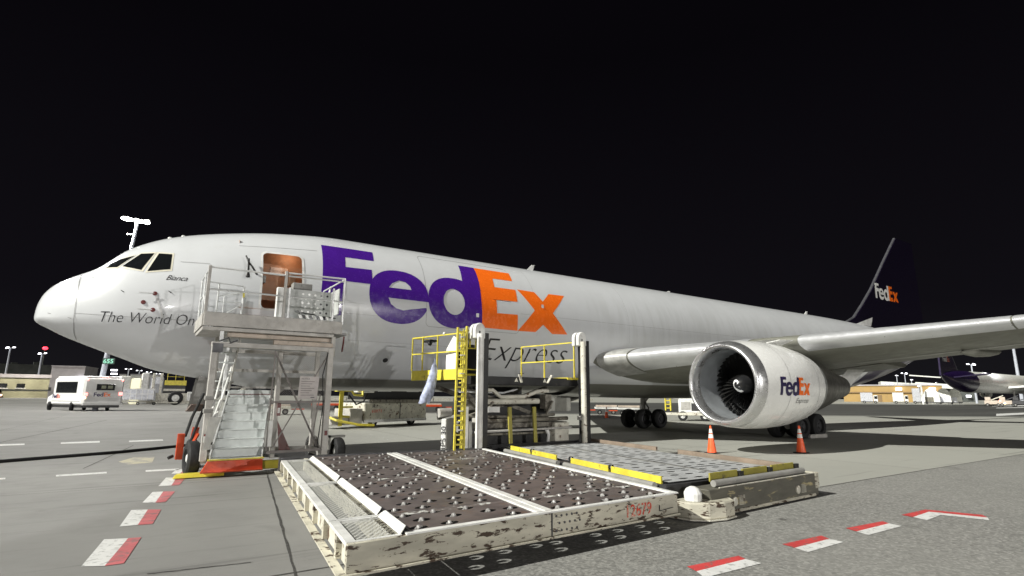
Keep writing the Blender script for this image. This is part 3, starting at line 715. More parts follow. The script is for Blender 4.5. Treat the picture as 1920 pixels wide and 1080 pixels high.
# fin and tailplane
fp = [Yp(*p, 0) for p in ((1585, 605), (1600, 596), (1616, 571), (1632, 543), (1655, 492), (1676, 448))]
fz = [(p.x, p.z) for p in fp]
mb = MB(); outl = [(fz[0][0], 7.3)]+fz+[(59.0, fz[-1][1]), (59.3, 7.0), (47, 7.0)]
for s in (-1, 1): pass
mb.prism([(x, -.16, z) for x, z in outl], (0, .32, 0)); fin = mb.build('tail_fin', m_fin, AC)
mb = MB()
for (x0, z0), (x1, z1) in zip(fz[:-1], fz[1:]): mb.tube([(x0, 0, z0), (x1, 0, z1)], .11, 10, cap=False)
mb.build('fin_leading_edge', M('fin_edge_grey', (.05, .05, .056), .55), fin, smooth=True)
mb = MB(); mb.quad((46.9, -.17, 7.38), (49.3, -.17, 7.35), (49.5, -.17, 7.7), (49.7, -.17, 8.1)); mb.build('fin_root_patch', m_white, fin)
a0 = Yp(1643, 560, -.2); a1 = Yp(1686, 567, -.2)
hz = .0
T = lambda l: [(a0.x+.0+(x-6.98)*(a1.x-a0.x)/(17-6.98), 9.75+(z-4.35)*(1.25/2.43)) for x, z in l]
for lp_, mt_ in (([LF], m_white), ([Le, Leh], m_white), ([Ld, Ldh], m_white), ([LE_], m_orangeL), ([Lx], m_orangeL)):
    surf_part('fin_logo_letter', polys2d([T(l) for l in lp_]), lambda x, z: Vector((x, -.175, z)), mt_, fin, dx=0, dy=0)
for sg in (-1, 1):
    mb = MB(); mb.prism([(50.5, sg*.8, 5.6), (55.5, sg*.8, 5.6), (58.3, sg*8.6, 6.3), (56.6, sg*8.6, 6.3)], (0, 0, .22)); mb.build('tailplane', m_wing if sg < 0 else m_fin, AC)
#PART3
m_dc = M('shaded_cream_paint', (.22, .205, .17), .5, dirt=(.05, .04, .03), dlo=.45, dhi=.65, dsc=4)  # cream darkened in colour for the shade under the bridge, plus mottled dirt
# ------------------------------------------------------------------ pallet deck in the foreground (left)
def bil(c, s, t, z):
    FL, FR, BR, BL = [Vector(p) for p in c]
    p = FL.lerp(FR, s).lerp(BL.lerp(BR, s), t); return Vector((p.x, p.y, z))
DK = ((4.41, -14.32), (9.36, -14.12), (10.47, -6.62), (5.40, -6.24))
W_, L_ = 4.97, 7.75
ZD, ZB = .50, .235
deck = thing('pallet_roller_deck', 'low brown steel deck full of castor holes with white mesh walkway on its left edge', 'cargo deck', (7.4, -10.3, 0))
Dd = lambda u, v, z=ZD: bil(DK, u/W_, v/L_, z)
def box_uv(mb, u0, v0, u1, v1, z0, z1, f=None):
    f = f or Dd
    return mb.hexa([f(u0, v0, z0), f(u1, v0, z0), f(u1, v1, z0), f(u0, v1, z0), f(u0, v0, z1), f(u1, v0, z1), f(u1, v1, z1), f(u0, v1, z1)])
holes = []
cols = [(.70, 2.36), (2.62, 4.86)]
rows = [(.06, .98), (1.0, 3.72), (3.74, 5.72), (5.74, 7.5)]
for ci, (u0, u1) in enumerate(cols):
    for ri, (v0, v1) in enumerate(rows):
        hs = []; nv = max(2, int(round((v1-v0)/.30))); nu = 4 if ci == 0 else 5
        if ri == 0: nv = 3; nu -= 0
        for j in range(nv):
            for i in range(nu):
                u = u0+(i+.5+(.24 if j % 2 else -.2))*(u1-u0)/nu; v = v0+(j+.5)*(v1-v0)/nv
                if (ri and j % 3 == 2 and i % 2 == ci) or random.random() < .05: continue
                u = min(max(u+random.uniform(-.05, .05), u0+.13), u1-.13); hs.append((u, min(max(v+random.uniform(-.025, .025), v0+.09), v1-.09)))
        loops = [[(u0, v0), (u1, v0), (u1, v1), (u0, v1)]]
        for (u, v) in hs:
            loops.append([(u+.115*math.copysign(abs(math.cos(a))**1.5, math.cos(a)), v+.075*math.sin(a)) for a in [2*PI*k/14 for k in range(14)]])
        holes += hs
        surf_part('deck_plate', polys2d(loops), lambda x, y: Dd(x, y, ZD), m_brownplate, deck, dx=0, dy=0)
mb = MB(); mb.lathe([(-.018, .0), (-.018, .026), (-.01, .032), (.01, .032), (.018, .026), (.018, 0)], (0, 0, 0), (1, 0, .0), 12)
mb.box((-.030, -.03, -.08), (-.024, .03, -.004)); mb.box((.024, -.03, -.08), (.030, .03, -.004)); mb.tube([(-.036, 0, 0), (.036, 0, 0)], .01, 6)
pr_ = mb.build('castor_roller', m_castor, None, smooth='auto', local=True)
pts_ = [Dd(u, v, ZD-.004) for u, v in holes]; pts_.sort(key=lambda p: (p-CO).length)
off = worldloc(deck)
pr_.parent = deck; pr_.location = pts_[0]-off
for p in pts_[1:100]:
    o = pr_.copy(); COL.objects.link(o); o.parent = deck; o.location = p-off; o.rotation_euler.z = random.uniform(-.6, .6)
mb = MB()
for p in pts_[100:]: mb.lathe([(-.018, .026), (-.01, .032), (.01, .032), (.018, .026)], p, (1, 0, 0), 8)
tag(mb.build('castor_rollers', m_castor, deck), kind='stuff')
# centre channel, painted strips, perimeter beams, cross members
mb = MB(); box_uv(mb, 2.37, .05, 2.47, 7.5, ZD-.02, ZD+.018); box_uv(mb, 2.50, .05, 2.61, 7.5, ZD-.02, ZD+.018); mb.build('centre_channel', m_white, deck)
for v in (.99, 3.73, 5.73): mb = MB(); box_uv(mb, .75, v-.03, 4.8, v+.03, ZD-.03, ZD-.022); mb.build('cross_channel', m_cream, deck)
m_worn = M('scraped_white_patch', (.55, .55, .52), .5, dirt=(.15, .125, .12), dlo=.44, dhi=.5, dsc=7)
for u0, u1, v in ((1.6, 2.3, .93), (2.75, 4.1, .9), (1.2, 2.0, 3.66), (4.0, 4.75, .93), (3.2, 4.2, 5.68), (.8, 1.5, .93)):
    mb = MB(); mb.quad(Dd(u0, v-.09, ZD+.003), Dd(u1, v-.09, ZD+.003), Dd(u1, v+.03, ZD+.003), Dd(u0, v+.03, ZD+.003)); mb.build('scraped_strip', m_worn, deck)
mb = MB(); box_uv(mb, 0, -.02, W_, .04, ZB, ZD-.002); fb = mb.build('front_beam', m_rusty, deck, bev=.006)
mb = MB(); box_uv(mb, .62, -.03, W_+.02, .06, ZD, ZD+.018); box_uv(mb, W_-.07, .06, W_+.02, L_, ZD-.01, ZD+.018); mb.build('white_top_edging', m_white, deck)
mb = MB(); box_uv(mb, -.06, -.07, W_, .0, ZB-.02, ZB); mb.build('lower_flange', m_rusty, deck)
mb = MB(); box_uv(mb, .5, .06, .58, L_, ZB, ZD-.02); mb.build('inner_beam', m_rusty, deck)
mb = MB(); box_uv(mb, W_-.08, .06, W_, L_, ZB, ZD-.012); mb.build('side_beam', m_cream, deck)
mb = MB(); box_uv(mb, 0, L_-.25, W_, L_, ZB, ZD+.02); mb.build('rear_beam', m_steel, deck)
for v in (1.0, 2.4, 3.73, 5.0, 6.3): mb = MB(); box_uv(mb, .58, v-.04, W_-.08, v+.04, ZB, ZD-.035); mb.build('cross_beam', m_steel, deck)
for u, v in ((.9, 1.6), (4.4, 1.6), (.9, 6.2), (4.4, 6.2)):
    wheel(Dd(u, v, .14), .14, .12, deck, hub=m_steel, axis=(1, 0, 0), n=18, name='support_wheel')
    mb = MB(); mb.bar(Dd(u, v, .14), Dd(u, v, .40), .16, .05, (0, 1, 0)); mb.build('wheel_bracket', m_steel, deck)
# left walkway
WK = [(.02, .98), (1.0, 3.7), (3.74, 7.1)]
for k, (v0, v1) in enumerate(WK):
    mb = MB(); mb.quad(Dd(.10, v0+.04, ZD-.02), Dd(.56, v0+.04, ZD-.02), Dd(.56, v1-.04, ZD-.02), Dd(.10, v1-.04, ZD-.02)); mb.build('mesh_tread', m_expanded, deck)
    mb = MB(); box_uv(mb, .0, v0, .10, v1, ZD-.035, ZD+.006); box_uv(mb, .10, v0, .58, v0+.05, ZD-.035, ZD+.004); box_uv(mb, .10, v1-.05, .58, v1, ZD-.035, ZD+.004); mb.build('tread_frame', m_white, deck)
    mb = MB(); a = .56; b = .61
    mb.hexa([Dd(a, v0+.02, ZD), Dd(a+.012, v0+.02, ZD), Dd(a+.012, v1-.02, ZD), Dd(a, v1-.02, ZD), Dd(b, v0+.0, ZD+.085), Dd(b+.012, v0+.0, ZD+.085), Dd(b+.012, v1-.16, ZD+.085), Dd(b, v1-.16, ZD+.085)])
    mb.prism([Dd(a-.02, v1-.03, ZD), Dd(b+.06, v1-.03, ZD), Dd(b+.0, v1-.14, ZD+.08)], (0, .01, 0)); mb.build('toe_guard', m_white, deck)
mb = MB(); box_uv(mb, -.075, -.05, .02, L_-.1, ZB-.03, ZB-.012); mb.build('side_lower_plate', m_rusty, deck)
mb = MB(); box_uv(mb, .06, .04, .10, L_-.1, ZB-.012, ZD-.04); mb.build('side_web', m_cream, deck)
for i in range(9):
    v = .5+i*.83; mb = MB(); mb.hexa([Dd(-.0, v, ZB), Dd(.07, v, ZB), Dd(.07, v+.10, ZB), Dd(-.0, v+.10, ZB), Dd(-.0, v, ZD-.036), Dd(.07, v, ZD-.036), Dd(.07, v+.10, ZD-.036), Dd(-.0, v+.10, ZD-.036)]); mb.build('side_gusset', m_rusty, deck)
fr_d = (Vector((*DK[1], 0))-Vector((*DK[0], 0))).normalized()
flat_text('stencilled_number', '12679', Dd(3.88, -.026, ZB+.06), fr_d, (0, 0, 1), .155, m_redL, fb, width=.5, off=.008)
for i in range(5):
    for j in range(3):
        mb = MB(); p = Dd(2.62+i*.085+(.05 if j == 1 else 0), -.02, ZB+.05+j*.085); mb.lathe([(0, .016), (.008, .014), (.012, 0)], p, (fr_d.y, -fr_d.x, 0), 8); mb.build('rivet', m_steel, fb)
mb = MB(); box_uv(mb, 2.54, -.028, 2.56, -.018, ZB, ZD); mb.build('beam_joint', m_steel, fb)
mb = MB(); mb.bar(Dd(4.55, -.03, ZB+.15), Dd(4.55, -.03, ZB+.07), .012, .006); mb.bar(Dd(4.55, -.03, ZB+.07), Dd(4.85, -.03, ZB+.09), .012, .006); mb.build('hand_hold_slot', m_ink, fb)

# ------------------------------------------------------------------ cargo loader (right deck, posts, lift, bridge, cab)
LD = thing('cargo_loader', 'cargo lifting loader with grey front deck, two white posts and yellow railed bridge', 'cargo loader', (12.3, -9, 0))
RK = ((9.91, -13.47), (13.59, -13.52), (14.6, -6.41), (11.1, -6.51)); RW, RL = 3.68, 7.05
Rd = lambda u, v, z=.5: bil(RK, u/RW, v/RL, z)
def ruv(mb, u0, v0, u1, v1, z0, z1): return box_uv(mb, u0, v0, u1, v1, z0, z1, Rd)
mb = MB(); ruv(mb, .0, .02, RW, RL, .12, .478); mb.build('deck_frame', m_steel, LD)
nr = 6
for ci, (u0, u1) in enumerate(((.16, 1.78), (1.92, 3.52))):
    for r in range(nr):
        v0 = .12+r*(RL-.2)/nr; v1 = v0+(RL-.2)/nr-.06; loops = [[(u0, v0), (u1, v0), (u1, v1), (u0, v1)]]
        for j in range(3):
            for i in range(4):
                u = u0+(i+.5+(.2 if j % 2 else -.15))*(u1-u0)/4; v = v0+(j+.5)*(v1-v0)/3; u = min(max(u, u0+.14), u1-.14)
                loops.append([(u+.12*math.copysign(abs(math.cos(a))**1.8, math.cos(a)), v+.05*math.sin(a)) for a in [2*PI*k/12 for k in range(12)]])
        surf_part('grey_deck_plate', polys2d(loops), lambda x, y: Rd(x, y, .502), m_greyplate, LD, dx=0, dy=0)
mb = MB(); ruv(mb, 1.79, .1, 1.91, RL, .48, .497); mb.build('deck_channel', m_grey, LD)
for v0, v1 in ((.15, 3.15), (3.75, 6.3)):
    n_ = 2
    for k in range(n_):
        a = v0+(v1-v0)*k/n_+(.04 if k else 0); b = v0+(v1-v0)*(k+1)/n_-.05
        mb = MB(); ruv(mb, .0, a, .045, b, .48, .60); mb.build('pallet_stop', m_yellow, LD, bev=.006)
        mb = MB(); mb.lathe([(-.03, .05), (.03, .05)], Rd(.03, b+.02, .58), (0, 1, 0), 10); mb.build('stop_hinge', m_blackp, LD)
mb = MB(); mb.tube([Rd(-.10, .2, .46), Rd(-.10, 3.2, .46)], .055, 12); mb.build('edge_roller', m_grey, LD, smooth='auto')
mb = MB(); mb.tube([Rd(-.10, 3.5, .46), Rd(-.10, 6.4, .46)], .055, 12); mb.build('edge_roller', m_grey, LD, smooth='auto')
fa, fbk = Vector((10.12, -13.80, 0)), Vector((13.93, -13.62, 0)); fd = (fbk-fa).normalized(); fn = Vector((fd.y, -fd.x, 0))
def fp_(u, o, z): return fa+fd*u+fn*o+Vector((0, 0, z))
Lf = (fbk-fa).length
mb = MB(); mb.hexa([fp_(.35, .16, .03), fp_(Lf, .16, .03), fp_(Lf, -.2, .03), fp_(.35, -.2, .03), fp_(.2, .16, .44), fp_(Lf, .16, .44), fp_(Lf, -.2, .44), fp_(.2, -.2, .44)]); bmp_ = mb.build('front_bumper', m_olive, LD, bev=.012)
mb = MB(); mb.hexa([fp_(Lf-.12, .175, .16), fp_(Lf+.02, .175, .16), fp_(Lf+.02, -.22, .16), fp_(Lf-.12, -.22, .16), fp_(Lf-.12, .175, .455), fp_(Lf+.02, .175, .455), fp_(Lf+.02, -.22, .455), fp_(Lf-.12, -.22, .455)]); mb.build('bumper_end_cap', m_rusty, LD, bev=.01)
mb = MB(); mb.hexa([fp_(.5, .165, .44), fp_(Lf-.1, .165, .44), fp_(Lf-.1, .145, .44), fp_(.5, .145, .44), fp_(.5, .165, .455), fp_(Lf-.1, .165, .455), fp_(Lf-.1, .145, .455), fp_(.5, .145, .455)]); mb.build('bumper_edge', m_cream, LD)
mb = MB(); mb.hexa([fp_(.4, .163, .04), fp_(Lf-.15, .163, .04), fp_(Lf-.15, .18, .03), fp_(.4, .18, .03), fp_(.4, .163, .075), fp_(Lf-.15, .163, .075), fp_(Lf-.15, .17, .07), fp_(.4, .17, .07)]); mb.build('scraped_lower_edge', m_rusty, LD)
for u in (1.0, 3.1):
    mb = MB(); mb.lathe([(0, .075), (.02, .075), (.03, .055), (.03, 0)], fp_(u-.1, .16, .2), fn, 18); lg = mb.build('bumper_lamp', m_cream, LD)
    mb = MB(); [mb.hexa([fp_(u+.02, .16, .13+k*.02), fp_(u+.2, .16, .13+k*.02), fp_(u+.2, .175, .13+k*.02), fp_(u+.02, .175, .13+k*.02), fp_(u+.02, .16, .138+k*.02), fp_(u+.2, .16, .138+k*.02), fp_(u+.2, .175, .138+k*.02), fp_(u+.02, .175, .138+k*.02)]) for k in range(8)]; mb.build('lamp_grille', m_cream, lg)
mb = MB(); mb.tube([fp_(.5, .05, .50), fp_(Lf-.35, .05, .50)], .055, 12); mb.build('edge_roller', m_grey, LD, smooth='auto')
for k in range(3):
    a = .62+k*.98; mb = MB(); mb.bar(fp_(a, -.10, .57), fp_(a+.82, -.10, .57), .03, .14); mb.build('pallet_stop', M('dull_yellow', (.33, .29, .05), .5, dirt=(.1, .09, .05)) if k == 0 else bpy.data.materials['dull_yellow'], LD, bev=.005)
    mb = MB(); mb.bar(fp_(a+.84, -.08, .56), fp_(a+.96, -.08, .56), .06, .11); mb.build('stop_hinge', m_blackp, LD)
# rounded corner foot with white cap
ft = [(-.28, -.25), (-.22, .1), (-.02, .3), (.3, .38), (.62, .34), (.74, .2), (.74, -.25)]
mb = MB(); mb.prism([fp_(u, o, .04) for u, o in ft], (0, 0, .24)); mb.build('corner_foot', m_rusty, LD, bev=.02)
mb = MB(); mb.prism([fp_(u*1.03-.01, o*1.05, .02) for u, o in ft], (0, 0, .02)); mb.build('foot_plate', m_cream, LD)
mb = MB(); c_ = fp_(-.02, .02, .40); mb.lathe([(-.12, .0), (-.12, .13), (.0, .14), (.07, .10), (.10, .04), (.105, 0)], c_, (0, 0, 1), 14); mb.lathe([(-.16, .07), (-.02, .07), (.0, .0)], c_+Vector((.17, .05, .02)), (0, 0, 1), 8); mb.build('white_corner_cap', m_white, LD, bev=.01)
# right side boards
mb = MB(); ruv(mb, RW-.04, .1, RW+.02, 3.2, .5, .60); mb.build('side_board', M('brown_board', (.22, .17, .13), .6), LD)
mb = MB(); ruv(mb, RW-.04, 4.0, RW+.02, 7.0, .5, .60); mb.build('side_board', bpy.data.materials['brown_board'], LD)
mb = MB(); ruv(mb, -.7, RL, RW+.1, RL+.2, .08, .56); mb.build('rear_sill', m_blackp, LD)
# white posts with black channel and rounded caps
for x, lw in ((10.32, .2), (14.05, .17)):
    mb = MB(); mb.tube([(x, -6.74, .5), (x, -6.74, 3.58)], lw/2, 14); post = mb.build('white_post', m_cream if x > 12 else m_white, LD, smooth='auto')
    mb = MB(); mb.box((x+.075, -6.70, .35), (x+.30, -6.40, 3.62)); mb.build('post_channel', m_blackp, post, bev=.01)
    mb = MB(); mb.box((x+.305, -6.5, .4), (x+.33, -6.46, 3.5)); mb.build('post_chain', m_steel, post)
    for dy, nm in ((-.0, 'post_cap'), (.2, 'post_cap')):
        mb = MB(); P = [(x-.17+.0, -6.72+dy, 3.45)]+[(x+.0+.17*math.cos(a), -6.72+dy, 3.70+.19*math.sin(a)) for a in [PI-PI*k/10 for k in range(11)]]+[(x+.17, -6.72+dy, 3.45)]
        mb.prism(P, (0, .13, 0)); mb.build(nm, m_white, post, bev=.02)
    mb = MB(); mb.box((x-.04, -6.735, 3.38), (x+.0, -6.722, 3.66)); mb.build('cap_slot', m_blackp, post)
    mb = MB(); mb.box((x-.1, -6.7, 1.18), (x+.1, -6.52, 1.3)); mb.build('post_clamp', m_alu2, post, bev=.01)
    mb = MB(); mb.box((x-.05, -6.85, .3), (x+.42, -6.3, .52)); mb.build('post_foot', m_blackp, post, bev=.01)
# ladder and its twin cage
mb = MB()
xl, xr = 9.555, 9.83
mb.bar((xl, -6.8, .28), (xl+.02, -6.8, 3.70), .055, .05); mb.bar((xr, -6.8, .28), (xr+.02, -6.8, 3.75), .055, .05); lad = mb.build('ladder_rails', m_yellow, LD, bev=.004)
for k in range(13): mb = MB(); mb.box((xl+.02, -6.815, .62+k*.245), (xr, -6.775, .665+k*.245)); mb.build('ladder_rung', m_yellow, lad)
mb = MB(); mb.bar((10.0, -6.42, .35), (10.04, -6.42, 3.68), .05, .05); mb.bar((9.90, -6.5, .5), (9.92, -6.5, 3.7), .03, .03); rail2 = mb.build('guide_rail', m_yellow, LD)
for k in range(12): mb = MB(); mb.box((9.86, -6.52, .72+k*.25), (10.0, -6.40, .75+k*.25)); mb.build('guide_bracket', m_alu2 if k % 2 else m_yellow, rail2)
# bridge
mb = MB(); mb.box((10.25, -6.35, 2.2), (14.15, -6.05, 2.44)); mb.build('bridge_front_beam', m_blackp, LD, bev=.015)
mb = MB(); mb.box((10.2, -6.05, 2.28), (14.2, -3.3, 2.42)); mb.build('bridge_deck', m_steel, LD)
mb = MB(); mb.box((13.72, -6.38, 2.40), (14.3, -3.5, 2.47)); mb.build('bridge_side_plate', m_yellow, LD)
def railing(mb, a, b, z0, z1, posts, w=.035, mids=(.5,)):
    a = Vector(a); b = Vector(b)
    for i in posts: p = a.lerp(b, i); mb.bar((p.x, p.y, z0), (p.x, p.y, z1), w)
    mb.bar((a.x, a.y, z1), (b.x, b.y, z1), w); 
    for m_ in mids: z = z0+(z1-z0)*m_; mb.bar((a.x, a.y, z), (b.x, b.y, z), w)
mb = MB(); railing(mb, (13.78, -3.75), (14.14, -6.2), 2.48, 3.60, (0, .46, 1)); mb.build('bridge_railing', m_yellow, LD)
for dx, t in ((0, 0), (.95, 1)):
    mb = MB(); mb.bar((11.95+dx, -6.4, 2.28), (11.85+dx+.25*t, -6.42, 2.52), .09, .04); mb.build('latch_hook', m_cream, LD, bev=.01)
    mb = MB(); mb.prism([(11.72+dx*.97+.12*t, -6.37, 2.30), (11.84+dx*.97+.12*t, -6.37, 2.30), (11.78+dx*.97+.12*t, -6.37, 2.41)], (0, -.01, 0)); mb.build('warning_triangle', m_cream, LD)
# cab platform on the left of the bridge
cA, cB = Vector((9.66, -3.65, 0)), Vector((10.16, -6.05, 0))
cab = mb = MB(); railing(mb, cA.xy, cB.xy, 2.64, 3.66, (0, .22, .52, .97)); mb.bar((cA.x, cA.y, 3.66), (cA.x+.7, cA.y+.05, 3.66), .03); mb.build('cab_railing', m_yellow, LD)
mb = MB(); mb.hexa([(cA.x, cA.y, 2.34), (cB.x, cB.y, 2.34), (cB.x+.02, cB.y, 2.34), (cA.x+.02, cA.y, 2.34), (cA.x, cA.y, 2.64), (cB.x, cB.y, 2.64), (cB.x+.02, cB.y, 2.64), (cA.x+.02, cA.y, 2.64)]); mb.build('cab_kick_plate', m_yellow, LD)
mb = MB(); mb.hexa([(9.7, -3.7, 2.34), (10.2, -6.05, 2.34), (10.9, -6.05, 2.34), (10.6, -3.7, 2.34), (9.7, -3.7, 2.38), (10.2, -6.05, 2.38), (10.9, -6.05, 2.38), (10.6, -3.7, 2.38)]); mb.build('cab_floor', m_steel, LD)
mb = MB(); P = [(10.05, -5.2, 2.64), (10.12, -5.75, 2.64), (10.12, -5.75, 3.5), (10.10, -5.55, 3.62), (10.06, -5.2, 3.25)]; mb.prism(P, (.06, .01, 0)); mb.build('control_console', m_white, LD, bev=.01)
mb = MB(); mb.box((10.2, -6.08, 2.38), (10.22, -5.5, 3.2)); mb.box((10.2, -6.1, 2.38), (10.85, -5.6, 3.2)); mb.build('cab_cabinet', m_blackp, LD, bev=.01)
mb = MB(); mb.bar((10.17, -6.12, 2.62), (10.85, -6.12, 2.62), .03); mb.box((10.17, -6.14, 2.3), (10.9, -6.1, 2.5)); railing(mb, (10.2, -6.12), (10.62, -6.12), 3.22, 3.72, (0, .33, .8), .035, (0,)); mb.build('cabinet_railing', m_yellow, LD)
mb = MB(); mb.box((10.3, -6.0, 3.22), (10.7, -5.7, 3.34)); mb.tube([(10.4, -5.9, 3.34), (10.45, -5.9, 3.62)], .05, 8); mb.box((10.36, -6.0, 3.5), (10.5, -5.85, 3.66)); mb.build('lift_motor', m_steel, LD)
mb = MB(); mb.box((9.8, -4.6, 3.5), (10.05, -4.1, 3.56)); mb.ball((9.85, -4.5, 3.45), .07); mb.build('work_lamp_bracket', m_blackp, LD)
mb = MB(); mb.ball((9.98, -5.2, 3.70), .05); mb.build('beacon', m_white, LD, smooth=True)
# scissor lift and chassis under the bridge
def pipe(mb, pts, r): mb.tube(pts, r, 10)
for nm, pts, r, mt_ in (('hydraulic_pipe', [(10.9, -5.9, 2.06), (11.25, -5.9, 2.06), (11.55, -5.9, 1.86), (12.4, -5.9, 1.88), (12.9, -5.9, 2.04), (13.3, -5.9, 2.06)], .06, m_cream),
                        ('torque_tube', [(11.1, -5.8, 1.72), (13.0, -5.8, 1.74)], .085, m_cream), ('hydraulic_pipe', [(10.6, -6.1, 1.32), (11.1, -6.1, 1.17), (12.6, -6.1, 1.2), (13.9, -6.1, 1.22)], .06, m_dc),
                        ('hydraulic_pipe', [(10.5, -5.7, 1.30), (12.2, -5.7, 1.27), (13.7, -5.7, 1.32)], .045, m_dc), ('hydraulic_pipe', [(10.6, -5.5, 2.0), (11.9, -5.5, 1.98), (12.4, -5.5, 2.1)], .03, m_alu), ('hydraulic_pipe', [(10.45, -6.3, .9), (13.9, -6.3, .95)], .035, m_alu2)):
    mb = MB(); pipe(mb, pts, r); mb.build(nm, mt_, LD, smooth='auto')
for y in (-5.4, -3.9):
    mb = MB(); mb.bar((10.5, y, 1.2), (13.6, y, 2.15), .16, .12); mb.build('scissor_arm', m_dc, LD, bev=.01)
    mb = MB(); mb.bar((13.6, y+.15, 1.2), (10.5, y+.15, 2.15), .16, .12); mb.build('scissor_arm', m_dc, LD, bev=.01)
mb = MB(); mb.box((10.45, -5.75, 1.48), (11.15, -5.55, 1.8)); mb.build('lift_bracket', m_dc, LD, bev=.02)
mb = MB(); mb.bar((10.4, -5.85, 1.95), (11.0, -5.85, 1.45), .04, .14); mb.bar((11.0, -5.9, 1.3), (11.25, -5.9, 1.7), .1, .05); mb.build('lift_link', m_dc, LD)
mb = MB(); mb.box((13.2, -5.9, 1.5), (13.45, -5.6, 1.95)); mb.bar((13.15, -6.0, 1.35), (13.4, -6.0, 1.75), .1, .05); mb.build('lift_link', m_dc, LD, bev=.01)
mb = MB(); mb.hexa([(13.45, -5.7, 1.42), (14.4, -5.7, 1.42), (14.4, -5.5, 1.42), (13.45, -5.5, 1.42), (13.3, -5.7, 1.85), (14.4, -5.7, 1.85), (14.4, -5.5, 1.85), (13.3, -5.5, 1.85)]); mb.build('side_fuel_tank', M('tank_grey', (.42, .42, .38), .5), LD, bev=.02)
mb = MB(); mb.box((11.05, -6.0, 1.42), (11.45, -5.95, 1.58)); mb.build('white_data_sheet', m_white, LD)
mb = MB(); mb.box((10.62, -5.9, .25), (13.95, -5.0, 1.12)); mb.build('chassis', m_blackp, LD, bev=.02)
for z in (.98, .78): mb = MB(); mb.box((10.4, -6.1, z), (13.9, -6.0, z+(.14 if z > .9 else .06))); mb.build('chassis_rail', m_dc, LD, bev=.01)
for x in (11.62, 12.5): mb = MB(); mb.bar((x, -6.35, .3), (x-.03, -6.3, 1.58), .12, .06, (0, 1, 0)); mb.build('yellow_guide_bar', bpy.data.materials['dull_yellow'], LD, bev=.008)
mb = MB(); mb.box((13.3, -6.25, .3), (13.85, -5.9, 1.1)); mb.build('chassis_end_box', m_cream, LD, bev=.02)
mb = MB(); mb.tube([(13.0, -6.2, .95), (13.05, -6.25, .75), (13.03, -6.2, .35)], [.07, .045, .05], 8); mb.build('white_rag', m_white, LD)
mb = MB(); mb.hexa([(9.74, -5.65, .35), (9.85, -5.75, .35), (10.4, -5.2, .35), (10.25, -5.0, .35), (9.74, -5.65, 1.25), (9.85, -5.75, 1.25), (10.4, -5.2, 1.25), (10.25, -5.0, 1.25)]); bx = mb.build('engine_housing', m_white, LD, bev=.02)
flat_text('housing_stencil', 'IPS 30', (9.83, -5.75, .45), (0, 0, 1), (-.77, .64, 0), .13, m_ink, bx, width=.6)
mb = MB(); mb.box((9.6, -5.8, .12), (10.2, -5.0, .34)); mb.build('housing_step', m_cream, LD, bev=.02)
mb = MB(); mb.tube([(9.82, -5.3, 1.40), (10.2, -5.3, 1.42)], .13, 12); mb.build('air_cleaner', m_alu2, LD, smooth='auto')
for x in (10.8, 13.5): wheel((x, -4.4, .4), .4, .3, LD, axis=(1, 0, 0), n=20)
for x in (10.06, 10.18): mb = MB(); mb.box((x, -6.45, .35), (x+.1, -6.35, 1.6 if x < 10.1 else 1.2)); mb.build('valve_stack', m_white, LD, bev=.01)
mb = MB(); mb.box((11.9, -3.6, 1.12), (13.9, -3.3, 2.2)); mb.build('dark_backing_block', m_blackp, LD)  # black block added as backing, darkening the see-through gap under the bridge
mb = MB(); mb.box((10.7, -5.3, 1.14), (13.8, -4.6, 1.95)); mb.build('pump_box', m_blackp, LD, bev=.02)
# plastic sheet tied to the cab
sheet = MB(); n_ = 14; pr = None
for i in range(n_+1):
    t = i/n_; z = 2.95-1.28*t; wd = .03+.33*math.sin(PI*min(1, t*.62))**1.2*(1 if t < .9 else .8); cx = 9.72-.30*t*t; row = []
    for k in range(9):
        a = k/8*2*PI; row.append(sheet.bm.verts.new((cx+wd*.55*math.cos(a)+.02*math.sin(9*a+t*8), -5.15+wd*.35*math.sin(a)+.015*math.sin(5*a+t*17), z+.02*math.sin(3*a))))
    if pr: [sheet.bm.faces.new((pr[k], pr[k+1], row[k+1], row[k])) for k in range(8)]
    pr = row
so = sheet.build('plastic_sheet', m_cloth, None, smooth=True); tag(so, 'pale blue plastic sheet hanging twisted from the yellow cab railing', 'plastic sheet')

# ------------------------------------------------------------------ crew access stairs
ST = thing('crew_access_stairs', 'aluminium boarding stand with stairs and railed platform at the open front door', 'boarding stairs', (5.5, -3.6, 0))
YF, YB = -4.75, -2.55; X0, X1 = 3.72, 7.06; ZP = 3.83
mb = MB(); mb.box((X0, YF, ZP-.05), (X1, YB, ZP-.01)); mb.build('platform_floor', m_galv, ST)
mb = MB(); mb.box((X0, YF-.03, 3.52), (X1, YF+.03, ZP+.03)); mb.build('platform_front_fascia', m_alu2, ST, bev=.008)
for x_ in (X0, X1): mb = MB(); mb.box((x_-.03, YF+.035, 3.52), (x_+.03, YB, ZP)); mb.build('platform_side_beam', m_alu2, ST)
for i in range(7): mb = MB(); x = X0+.25+i*.47; mb.box((x, YF+.04, 3.50), (x+.44, YB, 3.56)); mb.build('underside_panel', M('underside_grey', (.26, .26, .26), .5) if i == 0 else bpy.data.materials['underside_grey'], ST, bev=.012)
mb = MB(); mb.box((X0, YF, 3.42), (X1-.2, YB-.2, 3.50)); mb.build('subframe', m_alu2, ST)
mb = MB(); mb.box((4.9, YB, ZP-.04), (6.1, YB+.12, ZP+.02)); mb.build('orange_sill_buffer', m_orange, ST)
def tr(mb, *pts, r=.022): mb.tube(pts, r, 8)
def rail_part(nm, f): mb = MB(); f(mb); return mb.build(nm, m_alu, ST, smooth='auto')
ZR = 4.97
